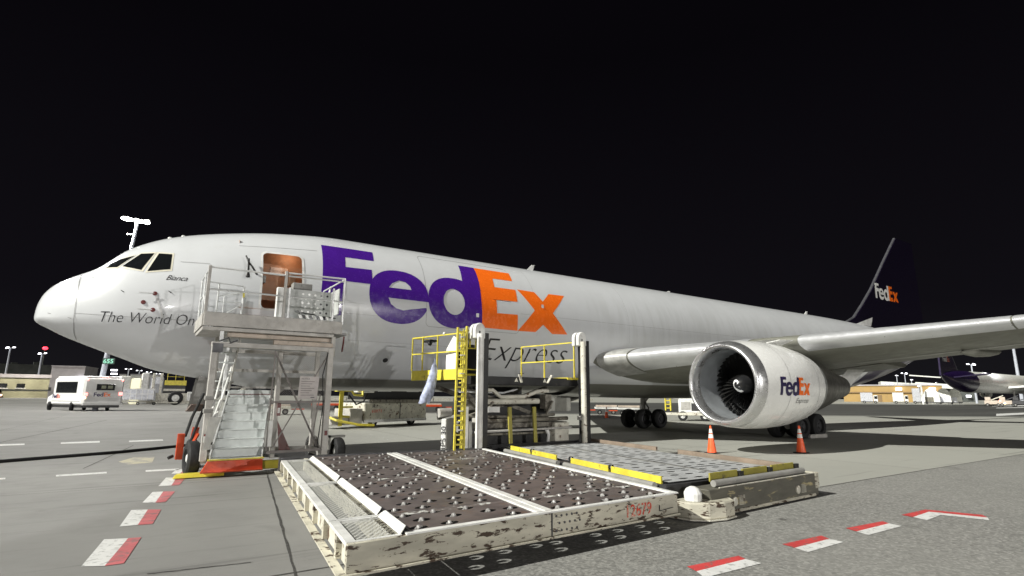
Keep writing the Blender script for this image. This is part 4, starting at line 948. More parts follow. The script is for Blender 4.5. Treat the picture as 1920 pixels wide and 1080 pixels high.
def fr1(mb):
    tr(mb, (X0+.03, YF, ZR), (5.55, YF, ZR+.01), r=.024); tr(mb, (X0+.03, YF, 4.42), (5.55, YF, 4.42)); tr(mb, (5.58, YF, ZR+.08), (X1, YF, ZR+.1), r=.024); tr(mb, (5.58, YF, ZR+.0), (X1, YF, ZR+.02)); tr(mb, (5.58, YF, 4.42), (X1, YF, 4.42))
rail_part('front_railing', fr1)
for x, zt in ((X0+.02, ZR+.04), (5.52, ZR+.12), (5.63, ZR-.3), (6.78, ZR-.2), (X1, ZR+.12)):
    mb = MB(); mb.bar((x, YF, ZP-.05), (x, YF, zt), .07 if x < 5.6 else .05, .05); mb.build('railing_post', m_alu2 if x < 5.6 else m_alu, ST, bev=.006)
def lr(mb):
    tr(mb, (X0+.03, YF, ZR), (X0+.03, YB-.1, ZR+.02)); tr(mb, (X0+.03, YF, 4.42), (X0+.03, YB-.1, 4.42)); tr(mb, (X0+.03, YB-.1, ZP), (X0+.03, YB-.1, ZR+.02)); tr(mb, (X0+.03, -3.7, ZP), (X0+.03, -3.7, ZR))
    tr(mb, (X0+.03, YF, ZP), (X0+.03, -3.7, 4.42), r=.014); tr(mb, (X0+.03, -3.7, 4.42), (X0+.03, YB-.1, ZP+.05), r=.014)
rail_part('left_railing', lr)
def gate(mb):
    tr(mb, (X0+.1, -2.95, 4.92), (4.8, -2.72, 4.92), r=.018); tr(mb, (4.8, -2.72, ZP), (4.8, -2.72, 4.92), r=.03); tr(mb, (4.15, -2.85, ZP), (4.15, -2.85, 4.92)); tr(mb, (4.15, -2.85, ZP+.1), (4.8, -2.72, 4.4), r=.016); tr(mb, (4.15, -2.85, 4.4), (4.8, -2.72, 4.45), r=.016); tr(mb, (4.15, -2.85, 4.55), (4.8, -2.72, 4.75), r=.016); tr(mb, (4.3, -2.9, ZP), (4.3, -2.9, 4.6), r=.014)
rail_part('swing_gate', gate)
mb = MB(); mb.box((4.78, -2.77, 4.6), (4.83, -2.74, 4.76)); mb.build('gate_latch_label', m_yellow, ST)
def rr_(mb):
    tr(mb, (X1, YF, ZR+.08), (X1, YB-.1, ZR+.08)); tr(mb, (X1, YB-.1, ZP), (X1, YB-.1, ZR+.08)); tr(mb, (X1, YF, 4.42), (X1, YB-.1, 4.42)); tr(mb, (X1+.07, YF+.2, ZP), (X1+.07, YF+.2, ZR)); tr(mb, (X1-.1, -3.4, 4.5), (X1+.05, -3.2, 5.1), r=.03)
rail_part('right_railing', rr_)
pan = MB(); pan.box((5.7, -3.75, 4.12), (7.0, -3.72, 4.82)); pn = pan.build('perforated_panel', M('panel_grey', (.42, .43, .42), .45, dirt=(.3, .3, .3)), ST)
for j in range(5):
    for i in range(5):
        x = 6.2+i*.17+(.085 if j % 2 else 0); z = 4.2+j*.125
        if x < 6.95:
            mb = MB(); mb.lathe([(0, 0), (0, .032), (.006, .032), (.006, 0)], (x, -3.75, z), (0, -1, 0), 12); mb.build('panel_spot', m_ink if i >= 3 else m_refl, pn)
pan = MB(); pan.box((7.02, -4.4, 4.12), (7.05, -3.6, 4.85)); pan.build('side_panel', bpy.data.materials['panel_grey'], ST)
mb = MB(); mb.box((6.0, -3.3, 4.88), (6.55, -3.05, 5.1)); eb = mb.build('electrical_box', m_grey, ST, bev=.02)
mb = MB(); mb.tube([(6.05, -3.3, 4.9), (6.15, -3.4, 4.75), (6.35, -3.35, 4.86), (6.5, -3.4, 4.7)], .02, 6); mb.build('cable_loop', m_black, eb)
for k in range(9):
    mb = MB(); x = 6.15+k*.095; mb.hexa([(x, -3.82, 4.0), (x+.07, -3.82, 4.0), (x+.07, -3.80, 4.0), (x, -3.80, 4.0), (x-.05, -3.82, 4.1), (x+.02, -3.82, 4.1), (x+.02, -3.80, 4.1), (x-.05, -3.80, 4.1)]); mb.build('hazard_stripe', m_ink if k % 2 else m_refl, ST)
mb = MB(); mb.tube([(5.65, -3.95, 3.9), (6.9, -3.95, 3.9)], .03, 8); mb.build('lower_hose', m_black, ST, smooth='auto')
mb = MB(); mb.bar((6.05, -3.85, 4.2), (6.2, -3.85, 4.12), .03); mb.tube([(6.1, -3.85, 4.16), (7.2, -3.6, 4.1)], .018, 6); mb.build('sliding_bar', m_blackp, ST)
mb = MB(); mb.box((5.42, -4.2, ZP), (5.6, -4.1, 4.75)); mb.build('white_hatch_edge', m_white, ST, bev=.02)
# tower below the platform
def post(x, y, z0, z1, wd, mat=m_alu2, nm='tower_post'): mb = MB(); mb.bar((x, y, z0), (x, y, z1), wd, wd); return mb.build(nm, mat, ST, bev=.008)
post(4.03, YF, .35, 3.06, .14); post(6.80, YF, .3, 3.12, .15); post(4.25, -3.0, .35, 3.5, .12); post(6.95, -2.9, .3, 3.5, .12); post(4.16, YF+.1, 2.9, 3.45, .09, m_alu); post(6.88, YF+.1, 2.9, 3.45, .10); post(5.62, -4.35, .3, 3.0, .11); post(5.78, -3.4, .3, 3.1, .1); post(4.45, -3.6, 1.8, 3.45, .08, m_alu)
mb = MB(); mb.box((3.95, YF-.06, 3.02), (6.9, YF+.06, 3.14)); mb.build('header_beam', m_alu2, ST, bev=.01)
mb = MB(); mb.box((5.35, YF-.02, 3.14), (6.85, YF+.1, 3.26)); mb.box((4.3, YF+.2, 3.3), (6.95, YF+.3, 3.42)); mb.build('box_beam', m_panelbeige, ST, bev=.012)
mb = MB(); mb.box((4.6, -3.2, 3.0), (6.8, -3.1, 3.1)); mb.box((4.3, -2.98, 2.5), (6.9, -2.92, 2.58)); mb.box((4.3, -2.98, 2.05), (6.9, -2.92, 2.1)); mb.build('rear_header', m_alu2, ST)
mb = MB(); mb.box((3.98, YF-.1, 2.88), (4.2, YF+.0, 3.1)); mb.tube([(4.1, YF-.1, 3.15), (4.3, YF-.1, 3.25), (4.35, YF-.1, 3.12), (4.5, YF-.1, 3.2)], .02, 6); mb.build('winch_unit', m_steel, ST)
# steps
nst = 8; sy0, sz0, sy1, sz1 = -4.95, .42, -3.25, 1.84
for i in range(nst):
    t = i/(nst-1); y = sy0+(sy1-sy0)*t; z = sz0+(sz1-sz0)*t; xa = 4.17+.48*t; xb = 5.28+.40*t
    mb = MB(); mb.hexa([(xa, y, z-.03), (xb, y, z-.03), (xb+.06, y+.28, z-.03), (xa+.06, y+.28, z-.03), (xa, y, z), (xb, y, z), (xb+.06, y+.28, z), (xa+.06, y+.28, z)]); so_ = mb.build('stair_tread', m_galv, ST, bev=.006)
    mb = MB(); mb.hexa([(xa+.02, y+.235, z+.0), (xb+.02, y+.235, z), (xb+.02, y+.245, z), (xa+.02, y+.245, z), (xa+.04, y+.235, z+.17), (xb+.04, y+.235, z+.17), (xb+.04, y+.245, z+.17), (xa+.04, y+.245, z+.17)]); mb.build('stair_riser', m_galv, so_)
mb = MB(); mb.box((4.62, -3.2, 1.84), (5.75, -2.95, 2.0)); mb.build('landing_kick_board', m_galv, ST)
mb = MB(); mb.box((4.65, -3.22, 1.88), (5.72, -3.205, 1.90)); mb.build('red_nosing', m_red, ST)
for s, xo in ((0, 0.0), (1, 1.12)):
    mb = MB(); mb.hexa([(4.14+xo, sy0, .25), (4.17+xo, sy0, .25), (4.65+xo*.94, -3.1, 1.66), (4.62+xo*.94, -3.1, 1.66), (4.14+xo, sy0, .52), (4.17+xo, sy0, .52), (4.65+xo*.94, -3.1, 1.98), (4.62+xo*.94, -3.1, 1.98)]); mb.build('stair_stringer', m_alu, ST)
mb = MB(); mb.hexa([(3.98, -5.02, .62), (4.1, -4.9, .62), (4.12, -4.88, .62), (4.0, -5.0, .62), (4.06, -4.9, 1.35), (4.34, -4.6, 1.35), (4.36, -4.58, 1.35), (4.08, -4.88, 1.35)]); mb.build('white_side_guard', m_white, ST)
mb = MB(); tr(mb, (4.12, -4.85, 1.55), (4.5, -3.3, 3.1), r=.028); mb.build('upper_handrail', m_white, ST, smooth='auto')
mb = MB(); tr(mb, (4.22, -4.75, 1.35), (4.62, -3.3, 2.6), r=.028); tr(mb, (4.05, -4.85, .9), (4.3, -4.5, 1.75), r=.026); mb.build('lower_handrail', m_white, ST, smooth='auto')
# second flight folding back up to the platform
for i in range(8):
    t = i/7; mb = MB(); y = -2.9-1.5*t; z = 1.98+1.65*t; mb.box((4.28, y-.2, z), (4.62, y, z+.03)); mb.build('upper_tread', m_galv, ST)
mb = MB(); mb.bar((4.64, -2.9, 1.95), (4.64, -4.5, 3.6), .03, .16); mb.build('upper_stringer', m_alu2, ST)
mb = MB(); mb.hexa([(4.0, -5.02, .13), (5.3, -5.02, .13), (5.3, -4.9, .13), (4.0, -4.9, .13), (4.12, -4.98, .36), (5.3, -4.98, .36), (5.3, -4.9, .36), (4.12, -4.9, .36)]); mb.box((3.98, -5.08, .11), (5.3, -4.98, .14)); mb.build('orange_toe_board', m_orange, ST)
mb = MB(); mb.box((4.12, -5.0, .37), (5.32, -4.9, .40)); mb.build('yellow_nosing', m_yellow, ST)
for k in range(3): mb = MB(); mb.lathe([(0, .02), (.01, .02), (.012, 0)], (4.5+k*.3, -5.02, .31), (0, -1, 0), 8); mb.build('toe_board_bolt', m_orange, ST)
# mesh enclosure, cross bracing, notice
mb = MB(); mb.quad((5.45, YF, .55), (6.72, YF, .55), (6.72, YF, 2.98), (5.45, YF, 2.98)); mb.build('mesh_panel', m_wire, ST)
mb = MB(); mb.quad((6.72, YF, .55), (6.9, -3.0, .55), (6.9, -3.0, 2.98), (6.72, YF, 2.98)); mb.build('mesh_panel', mesh_mat('wire_mesh_side', (.30, .28, .26), .055, .028, .72, axes='YZ'), ST)
m_brz = M('brown_grey_brace', (.20, .18, .17), .5)
for a, b, wd in (((5.40, .55), (5.42, 3.0), .035), ((6.45, .5), (6.62, 1.9), .03), ((5.42, 2.95), (6.62, .6), .06), ((5.55, .6), (6.75, 2.95), .04), ((5.40, 1.70), (6.75, 1.72), .08), ((5.4, .48), (6.75, .5), .10)):
    mb = MB(); mb.bar((a[0], YF+.03, a[1]), (b[0], YF+.03, b[1]), wd, wd*.6); mb.build('panel_brace', m_brz, ST)
mb = MB(); mb.hexa([(6.04, YF-.03, 1.77), (6.52, YF-.03, 1.77), (6.52, YF-.01, 1.77), (6.04, YF-.01, 1.77), (6.06, YF-.03, 2.36), (6.55, YF-.03, 2.36), (6.55, YF-.01, 2.36), (6.06, YF-.01, 2.36)]); nb = mb.build('notice_board', M('notice_face', (.50, .46, .45), .5), ST)
for k in range(7):
    mb = MB(); mb.box((6.10, YF-.034, 2.22-k*.058), (6.44-.06*(k % 3), YF-.031, 2.235-k*.058)); mb.build('notice_line', m_brz, nb)
flat_text('notice_text', 'NOTICE', (6.10, YF-.034, 2.28), (1, 0, 0), (0, 0, 1), .04, m_ink, nb); mb = MB(); mb.box((6.36, YF-.034, 1.81), (6.46, YF-.031, 1.83)); mb.build('notice_line', m_ink, nb)
mb = MB(); mb.box((5.64, -4.45, 1.35), (5.72, -4.42, 1.68)); mb.build('fire_label', m_red, ST); mb = MB(); mb.box((5.645, -4.456, 1.42), (5.70, -4.451, 1.55)); mb.build('fire_label_text', m_white, ST)
mb = MB(); mb.box((5.40, -4.8, .62), (5.50, -4.7, 1.25)); mb.build('white_side_bracket', m_white, ST, bev=.01)
mb = MB(); mb.prism([(5.95, -3.5, .4), (6.25, -3.5, .4), (5.85, -3.5, 1.2)], (0, .03, 0)); mb.build('red_reflector_triangle', m_red, ST)
for x, z in ((4.03, .85), (6.80, .85)): mb = MB(); mb.box((x-.03, YF-.085, z), (x+.04, YF-.072, z+.12)); mb.build('red_reflector', m_red, ST)
for z in (1.75, 1.45): mb = MB(); mb.box((3.93, YF-.09, z), (4.13, YF+.09, z+.1)); mb.build('post_collar', m_grey, ST, bev=.01)
mb = MB(); mb.tube([(6.72, YF-.09, 3.0), (6.62, YF-.08, 2.4), (6.68, YF-.09, 1.6), (6.6, YF-.09, .6)], .013, 6); mb.build('control_cable', m_black, ST)
# base frame and wheels
mb = MB(); mb.box((4.35, YF-.08, .10), (7.25, YF+.06, .30)); mb.build('yellow_base_beam', m_yellow, ST, bev=.01)
mb = MB(); mb.box((3.9, -2.9, .3), (7.2, -2.75, .45)); mb.build('rear_base_beam', m_grey, ST)
for x in (4.05, 6.85): mb = MB(); mb.box((x-.06, YF, .3), (x+.06, -2.8, .45)); mb.build('side_base_beam', m_grey, ST)
wheel((3.84, -4.32, .395), .395, .27, ST, axis=(1, .12, 0)); wheel((7.42, -3.9, .36), .36, .26, ST, axis=(1, 0, 0)); wheel((3.95, -2.6, .36), .36, .24, ST, axis=(1, 0, 0)); wheel((7.05, -2.6, .36), .36, .24, ST, axis=(1, 0, 0))
mb = MB(); mb.box((4.0, -4.6, .3), (4.12, -4.35, .72)); mb.tube([(3.9, -4.4, .4), (4.2, -4.5, .42)], .1, 10); mb.build('axle_bracket', m_alu2, ST)
mb = MB(); mb.box((3.99, -4.87, .78), (4.1, -4.83, .92)); mb.build('axle_label', m_white, ST)
mb = MB(); mb.box((7.15, -3.95, .72), (7.6, -3.8, .78)); mb.box((7.15, -3.95, .4), (7.2, -3.6, .78)); mb.build('mudguard', m_grey, ST)
mb = MB(); mb.hexa([(3.45, -4.95, .02), (4.5, -4.95, .02), (4.5, -4.62, .02), (3.52, -4.62, .02), (3.5, -4.9, .1), (4.5, -4.9, .1), (4.5, -4.65, .1), (3.56, -4.65, .1)]); mb.build('yellow_stabiliser', m_yellow, ST, bev=.01)
# red tow frame at the left with its arms and hanging box
mb = MB(); mb.bar((3.62, -3.5, .30), (3.62, -3.55, .92), .16, .1); mb.bar((3.62, -3.5, .34), (3.9, -3.4, .34), .06, .1); mb.build('red_tow_frame', m_orange, ST, bev=.01)
mb = MB(); mb.bar((3.95, -2.6, .55), (4.0, -2.62, 1.02), .16, .08); mb.bar((3.8, -3.3, .45), (4.05, -2.8, .85), .06); mb.build('red_tow_frame', m_orange, ST)
mb = MB(); mb.tube([(3.72, -3.4, .85), (3.85, -3.0, 1.3), (4.08, -2.7, 1.9)], .035, 8); mb.build('lifting_arm', m_black, ST, smooth='auto')
mb = MB(); mb.tube([(3.85, -3.3, .7), (4.0, -2.95, 1.15), (4.2, -2.7, 1.8)], .035, 8); mb.build('lifting_arm', m_black, ST, smooth='auto')
mb = MB(); mb.hexa([(3.72, -2.3, 1.42), (4.1, -2.3, 1.42), (4.1, -2.1, 1.42), (3.72, -2.1, 1.42), (3.84, -2.3, 1.62), (4.15, -2.3, 1.62), (4.15, -2.1, 1.62), (3.84, -2.1, 1.62)]); mb.build('tool_box', M('brown_box', (.10, .07, .055), .6), ST, bev=.02)
mb = MB(); mb.tube([(3.5, -3.45, .38), (3.40, -3.5, .34)], .04, 8); mb.build('arm_stop', m_blackp, ST)
# ground hose
mb = MB(); mb.tube([(-9, -5.6, .045), (-4, -1.7, .045), (-.32, 1.0, .045), (1.1, 1.75, .045), (2.35, 2.41, .045), (3.4, 3.3, .045), (4.14, 3.98, .045), (5.2, 4.6, .045)], .045, 8)
h_ = mb.build('ground_power_cable', m_black, None, smooth=True); tag(h_, 'long black ground power cable lying across the concrete beside the stairs', 'cable')
# cones
CN = {}
def cone(x, y, h, label, grp='traffic cones on the apron'):
    t = thing('traffic_cone', label, 'traffic cone', (x, y, 0), grp)
    r0, r1 = h*.17, h*.028; rz = lambda z: r0+(r1-r0)*z/h
    mb = MB(); mb.box((x-h*.21, y-h*.21, 0), (x+h*.21, y+h*.21, .035)); mb.build('base', m_black, t, bev=.01)
    mb = MB(); mb.lathe([(.03, rz(0)), (h*.42, rz(h*.42)), (h, r1), (h+.001, 0)], (x, y, 0), (0, 0, 1), 24); mb.build('body', m_cone, t, smooth='auto')
    for a, b in ((.55, .69), (.73, .88)):
        mb = MB(); mb.lathe([(h*a, rz(h*a)+.003), (h*b, rz(h*b)+.003)], (x, y, 0), (0, 0, 1), 24); mb.build('reflective_band', m_refl, t, smooth=True)
    return t
cone(19.23, -7.40, .93, 'orange cone with two white bands in front of the engine inlet, nearest the grey deck')
cone(22.10, -8.93, .93, 'orange cone standing in the dark shadow beneath the lettered engine cowl')
p = B(1131, 50); cone(p.x, p.y, 1.0, 'small distant orange cone by the flatbed dollies seen under the fuselage')
#PART4
# ------------------------------------------------------------------ background: everything placed by bearing and distance
def P3(px, py, dep):
    r = ray(px, py); return CO+r*(dep/r.dot(fh))
def frame(px, dep, turn=0):
    o = B(px, dep); d = (o-CO); a = math.atan2(d.x, d.y)+rad(turn); r = Vector((math.cos(a), -math.sin(a), 0)); f = Vector((math.sin(a), math.cos(a), 0))
    return (lambda u, v, z: o+r*u+f*v+Vector((0, 0, z))), o
def fb_(T, a, b):
    x0, x1 = sorted((a[0], b[0])); y0, y1 = sorted((a[1], b[1])); z0, z1 = sorted((a[2], b[2]))
    return MB().hexa([T(x0, y0, z0), T(x1, y0, z0), T(x1, y1, z0), T(x0, y1, z0), T(x0, y0, z1), T(x1, y0, z1), T(x1, y1, z1), T(x0, y1, z1)])
def ftext(nm, s, T, u, v, z, h, mat, par, width=None, flip=1, **kw):
    o = T(u, v, z); r = (T(u+1, v, z)-o)*flip; return flat_text(nm, s, o, r, (0, 0, 1), h, mat, par, width=width, **kw)
def bw(px0, px1, dep): return (B(px1, dep)-B(px0, dep)).length
m_tan = M('pale_green_wall', (.34, .33, .22), .7, dirt=(.22, .21, .14), dsc=.3, sc=.2)
m_dkroof = M('dark_upper_wall', (.06, .065, .06), .8, var=.3, sc=.3)
m_ltgrey = M('light_grey_wall', (.40, .38, .40), .7, sc=.2)
m_amber = M('amber_wall', (.34, .22, .075), .6, sc=.1, var=.12, dirt=(.3, .2, .08), dsc=.2)
m_ulds = M('container_aluminium', (.55, .56, .60), .35, metal=.3, dirt=(.3, .3, .33), dsc=2)
m_uldw = M('container_white', (.70, .70, .66), .4, dirt=(.4, .4, .36), dsc=1.5)

# light masts
def mast(px, py, dep, lens, r=.22, heads=3, s=1.0, label='', grp='floodlight masts across the airport', base=None):
    top = P3(px, py, dep); b0 = B(base or px, dep); tx = B(px, dep)
    t = thing('light_mast', label, 'light mast', (b0.x, b0.y, 0), grp)
    mb = MB(); mb.tube([(b0.x, b0.y, 0), (tx.x, tx.y, top.z)], [r*1.5, r*.8], 10); mb.build('pole', M('mast_pole', (.42, .44, .50), .5) if 'mast_pole' not in bpy.data.materials else bpy.data.materials['mast_pole'], t, smooth='auto')
    mb = MB(); mb.bar(Vector((tx.x, tx.y, top.z))-rh*1.6*s, Vector((tx.x, tx.y, top.z))+rh*1.6*s, .14); mb.build('cross_arm', m_grey, t)
    for i in range(heads):
        a_ = 2*PI*(i+.25)/heads; u = 1.35*s*math.cos(a_) if heads > 1 else 0
        c = Vector((tx.x, tx.y, top.z+.22*s*math.sin(a_)*(heads > 2)))+rh*u+fh*(1.0*s*math.sin(a_)-.3)
        mb = MB()
        if lens is m_lamp:
            c = c+up*(-.28*u/1.35); mb.ball((0, 0, 0), .36, sz=.55); c.z -= .1
            for v in mb.bm.verts: v.co += c
        else: mb.hexa([c+rh*(-.45*s)-fh*.3*s-up*.22*s, c+rh*.45*s-fh*.3*s-up*.22*s, c+rh*.35*s+fh*.3*s-up*.10*s, c-rh*.35*s+fh*.3*s-up*.10*s, c+rh*(-.3*s)-fh*.25*s+up*.2*s, c+rh*.3*s-fh*.25*s+up*.2*s, c+rh*.3*s+fh*.3*s+up*.25*s, c-rh*.3*s+fh*.3*s+up*.25*s])
        mb.build('floodlight', lens, t)
    return t, top
tw, tp = mast(240, 413, 62, m_lamp, .20, 7, .9, 'tall light mast with blazing floodlights rising behind the cockpit of the near aircraft', base=212)
mb = MB(); mb.bar(tp+Vector((0, 0, -1.7))+rh*.1, tp+Vector((0, 0, -1.7))+rh*.9, .12); mb.build('camera_bracket', m_grey, tw)
o = lamp('flood_or_fill_lamp', tp-fh*1.2-up*.6, 9000, (1, .99, .97), .5); o.parent = tw; o.location = o.location-tw.location
for px, py, dep, hd, lb in ((40, 652, 230, 3, 'left of two floodlit masts over the dark building, above the first window'), (100, 663, 250, 3, 'right of two floodlit masts over the dark building, just below a red beacon'),
                            (263, 692, 260, 2, 'small light mast behind the shuttle bus, nearest to it of the row of four'), (283, 695, 285, 2, 'small light mast second from the shuttle bus in the row of four'),
                            (301, 698, 300, 2, 'small light mast third from the shuttle bus in the row of four'), (318, 701, 320, 2, 'small light mast fourth from the shuttle bus, beside the white loader posts'),
                            (1660, 704, 330, 2, 'far light mast over the amber building, left of a close pair'), (1675, 700, 330, 3, 'far light mast over the amber building, right of a close pair'),
                            (1686, 712, 350, 2, 'low far lamp just right of the pair over the amber building'), (1799, 683, 240, 3, 'light mast rising behind the back of the distant dark tailed aircraft'),
                            (1731, 717, 400, 1, 'tiny far light left of the dark tail of the distant aircraft'), (1645, 719, 300, 4, 'brightest low floodlight at the roof line of the amber building'),
                            (1698, 724, 280, 2, 'low lamp shining above the far tanker trucks')):
    mast(px, py, dep, m_lampfar, .30 if dep < 260 else .25, hd, 1.1 if hd > 2 else .8, lb)
# plain pole at the far right, its head hidden behind the wing
b0 = B(1881, 200); t = thing('tall_pole', 'tall plain grey pole rising behind the nose of the distant aircraft', 'pole', (b0.x, b0.y, 0)); tz = P3(1876, 625, 200).z
mb = MB(); mb.tube([(b0.x, b0.y, 0), (b0.x, b0.y, tz)], [.6, .35], 10); mb.build('pole', bpy.data.materials['mast_pole'], t, smooth='auto'); mb = MB(); mb.box((b0.x-1.5, b0.y-.4, tz), (b0.x+1.5, b0.y+.4, tz+.8)); mb.build('lamp_head', m_grey, t)
for px, py, dep, P_, c_ in ((60, 640, 195, 30000, (1, .93, .8)), (300, 680, 110, 7000, (.95, .96, 1)), (1650, 690, 235, 12000, (1, .86, .6)), (1850, 660, 165, 8000, (.95, .96, 1)), (1740, 690, 215, 7000, (1, .95, .85)), (1500, 640, 120, 2500, (1, .97, .9))):
    o = lamp('flood_or_fill_lamp', P3(px, py, dep), P_*1.3, c_, .8); o.data.type = 'SPOT'; o.data.spot_size = rad(125); o.data.spot_blend = .6  # added spots, apart from any mast, to brighten the background
    o.rotation_euler = (fh*.75-up*.75).to_track_quat('-Z', 'Y').to_euler()
# red beacon on a far tower
b0 = B(104, 420); t = thing('beacon_tower', 'red aircraft warning light on a slim tower above the dark building', 'beacon', (b0.x, b0.y, 0)); tz = P3(104, 653, 420).z
mb = MB(); mb.tube([(b0.x, b0.y, 0), (b0.x, b0.y, tz)], .35, 8); mb.build('tower', m_dkroof, t); mb = MB(); mb.ball((b0.x, b0.y, tz), 1.7, sz=.7); mb.build('red_lamp', m_redlamp, t, smooth=True)
# low building with windows
T, o = frame(122, 215, -6); t = thing('low_building', 'long pale green single storey building with a flat roof and small windows', 'building', o)
Wd = bw(-80, 122, 215)
H1 = P3(60, 709, 215).z
fb_(T, (-Wd, 0, 0), (0, 25, H1)).build('wall', m_tan, t)
fb_(T, (-Wd, -.8, H1), (.3, 25, H1+1.3)).build('roof', m_ltgrey, t)
fb_(T, (-Wd, -.25, 2.6), (0, 0, 3.1)).build('wall_band', m_dkroof, t); fb_(T, (-Wd, -.9, 0), (0, -.3, 1.1)).build('base_kerb', m_tan, t)
for px in (61, 84, 25):
    u = -bw(px, 122, 215)*1.01; wn = fb_(T, (u-1.2, -.12, 3.6), (u+1.2, .05, 5.2)).build('window', m_glass, t); fb_(T, (u-1.5, -.3, 3.35), (u+1.5, -.05, 3.6)).build('sill', m_white, wn)
for px in (28,):
    u = -bw(px, 122, 215); fb_(T, (u-.8, 1, H1+1.3), (u+.8, 2.5, H1+4)).build('roof_vent', m_tan, t, bev=.1)
T, o = frame(122, 260, -4); t = thing('dark_building', 'dark unlit upper storey block standing behind the pale green building', 'building', o); Wd = bw(-90, 122, 260); H2 = P3(60, 686, 260).z
fb_(T, (-Wd, 0, 0), (0, 20, H2)).build('wall', m_dkroof, t); fb_(T, (-Wd*.48, -.3, H2-7.5), (-Wd*.2, 0, H2-4)).build('wall_sign_panel', M('faded_green_panel', (.10, .12, .09), .8), t); fb_(T, (-Wd, -.5, H2), (0, 20, H2+.4)).build('parapet', m_dkroof, t)
for k, px in enumerate((20, 45, 70, 100)): u = -bw(px, 122, 260); fb_(T, (u-1, 2, H2+.4), (u+1.2, 4, H2+1.2+.5*(k % 2))).build('roof_unit', m_dkroof, t)
T, o = frame(122, 240, 16); t = thing('grey_hangar', 'plain light grey box building with a lamp on its corner, left of the gate sign', 'building', o); Wd = bw(122, 172, 240); H3 = P3(125, 687, 240).z
fb_(T, (0, 0, 0), (Wd, 20, H3)).build('wall', m_ltgrey, t); fb_(T, (Wd-2.2, -.6, H3-5.2), (Wd+.2, 0, H3-4.2)).build('wall_lamp', m_lampfar, t); fb_(T, (-.2, -.2, H3), (Wd+.2, 20, H3+.4)).build('parapet', m_ltgrey, t)
# number sign carried by the tall mast
z0 = P3(207, 683, 61.5); z1 = P3(207, 672, 61.5); hs = (z1.z-z0.z); sc = z0-rh*.62-fh*.4
mb = MB(); mb.hexa([sc, sc+rh*1.3, sc+rh*1.3+fh*.12, sc+fh*.12, sc+up*hs, sc+rh*1.3+up*hs, sc+rh*1.3+fh*.12+up*hs, sc+fh*.12+up*hs]); sg_ = mb.build('number_sign', M('sign_box_dark', (.03, .06, .05), .6), tw)
flat_text('sign_number', '655', sc+rh*.1-fh*.03+up*.1, rh, (0, 0, 1), hs-.2, emit('green_sign_glow', (.25, .6, .45), .35), sg_, width=1.1, off=.02)
for y in (694, 701): q = P3(214, y, 61.5); mb = MB(); mb.box(q-Vector((.3, .1, .08)), q+Vector((.3, .1, .08))); mb.build('side_lamp', m_lampfar, tw)
# light columns / silos behind the containers
for i, (a, b, py, lb) in enumerate(((248, 256, 703, 'narrow pale lit tower block just right of the shuttle bus roof'), (268, 286, 703, 'pale lit tower block between the first and second small masts'), (300, 322, 704, 'wide pale lit tower block left of the white loader posts'))):
    T, o = frame(a, 190, 5); t = thing('tower_block', lb, 'building', o, 'pale tower blocks behind the containers'); wd = bw(a, b, 190); zt = P3(a, py, 190).z
    fb_(T, (0, 0, 0), (wd, 5, zt)).build('wall', m_uldw, t, bev=.1); fb_(T, (-.15, -.15, zt), (wd+.15, 5.1, zt+.3)).build('roof', m_ltgrey, t)
# helper: boxy truck
def simple_wheel(T, u, v, r, wdt, par, hub=m_white, z=None):
    c = T(u, v, z if z is not None else r); ax = T(u, v+1, 0)-T(u, v, 0); return wheel(c, r, wdt, par, hub=hub, axis=ax, n=18)
# red fuel truck at the far left
T, o = frame(36, 128, 12); t = thing('fuel_truck', 'rust red tanker truck with lit headlamp at the left edge of the picture', 'truck', o)
m_tk = M('rust_red_paint', (.40, .20, .15), .5, dirt=(.2, .1, .08), dsc=1)
mb = MB(); c0, c1 = T(-2.9, 1.2, 2.25), T(-10.5, 1.2, 2.25); mb.tube([c0, c1], 1.1, 16); mb.build('tank', m_tk, t, smooth='auto')
cabm = MB().hexa([T(-2.7, 0, .8), T(.3, 0, .8), T(.3, 2.3, .8), T(-2.7, 2.3, .8), T(-2.6, 0, 3.3), T(-1.0, 0, 3.3), T(-1.0, 2.3, 3.3), T(-2.6, 2.3, 3.3)]); cb = cabm.build('cab', m_tk, t, bev=.12)
fb_(T, (-2.2, -.03, 2.2), (-1.0, .0, 3.0)).build('side_window', m_glass, cb); mb = MB(); mb.quad(T(-.05, .2, 1.9), T(-.05, 2.1, 1.9), T(-.85, 2.1, 3.1), T(-.85, .2, 3.1)); mb.build('windscreen', m_glass, cb)
fb_(T, (-10.5, .1, .7), (.2, 2.2, 1.0)).build('chassis', m_steel, t); fb_(T, (-.3, -.1, 1.15), (.35, .4, 1.5)).build('headlamp', m_warmlamp, t, bev=.05)
for u in (-1.2, -6.8, -8.0): simple_wheel(T, u, .2, .5, .35, t, hub=m_grey); simple_wheel(T, u, 2.1, .5, .35, t, hub=m_grey)
# shuttle bus, rear right quarter facing the camera
T, o = frame(187, 60, 0); t = thing('shuttle_bus', 'white shuttle bus with red tail lamps turning away across the apron', 'bus', o)
Bz = P3(187, 706, 60).z; R0 = bw(187, 246, 60)
rs = T(0, 0, 0); ang = rad(24); rd = (T(1, 0, 0)-rs); fd_ = (T(0, 1, 0)-rs)
RX = (rd*math.cos(rad(8))-fd_*math.sin(rad(8))); FX = (-rd*math.sin(rad(27))+fd_*math.cos(rad(27)))
def V(a, b, z): return rs+RX*a+FX*b+Vector((0, 0, z))       # a across the rear face (0..wd), b forward along the left flank
wdB = R0/math.cos(rad(8)); LB = 6.0
def vb(a0, b0, z0, a1, b1, z1): return MB().hexa([V(a0, b0, z0), V(a1, b0, z0), V(a1, b1, z0), V(a0, b1, z0), V(a0, b0, z1), V(a1, b0, z1), V(a1, b1, z1), V(a0, b1, z1)])
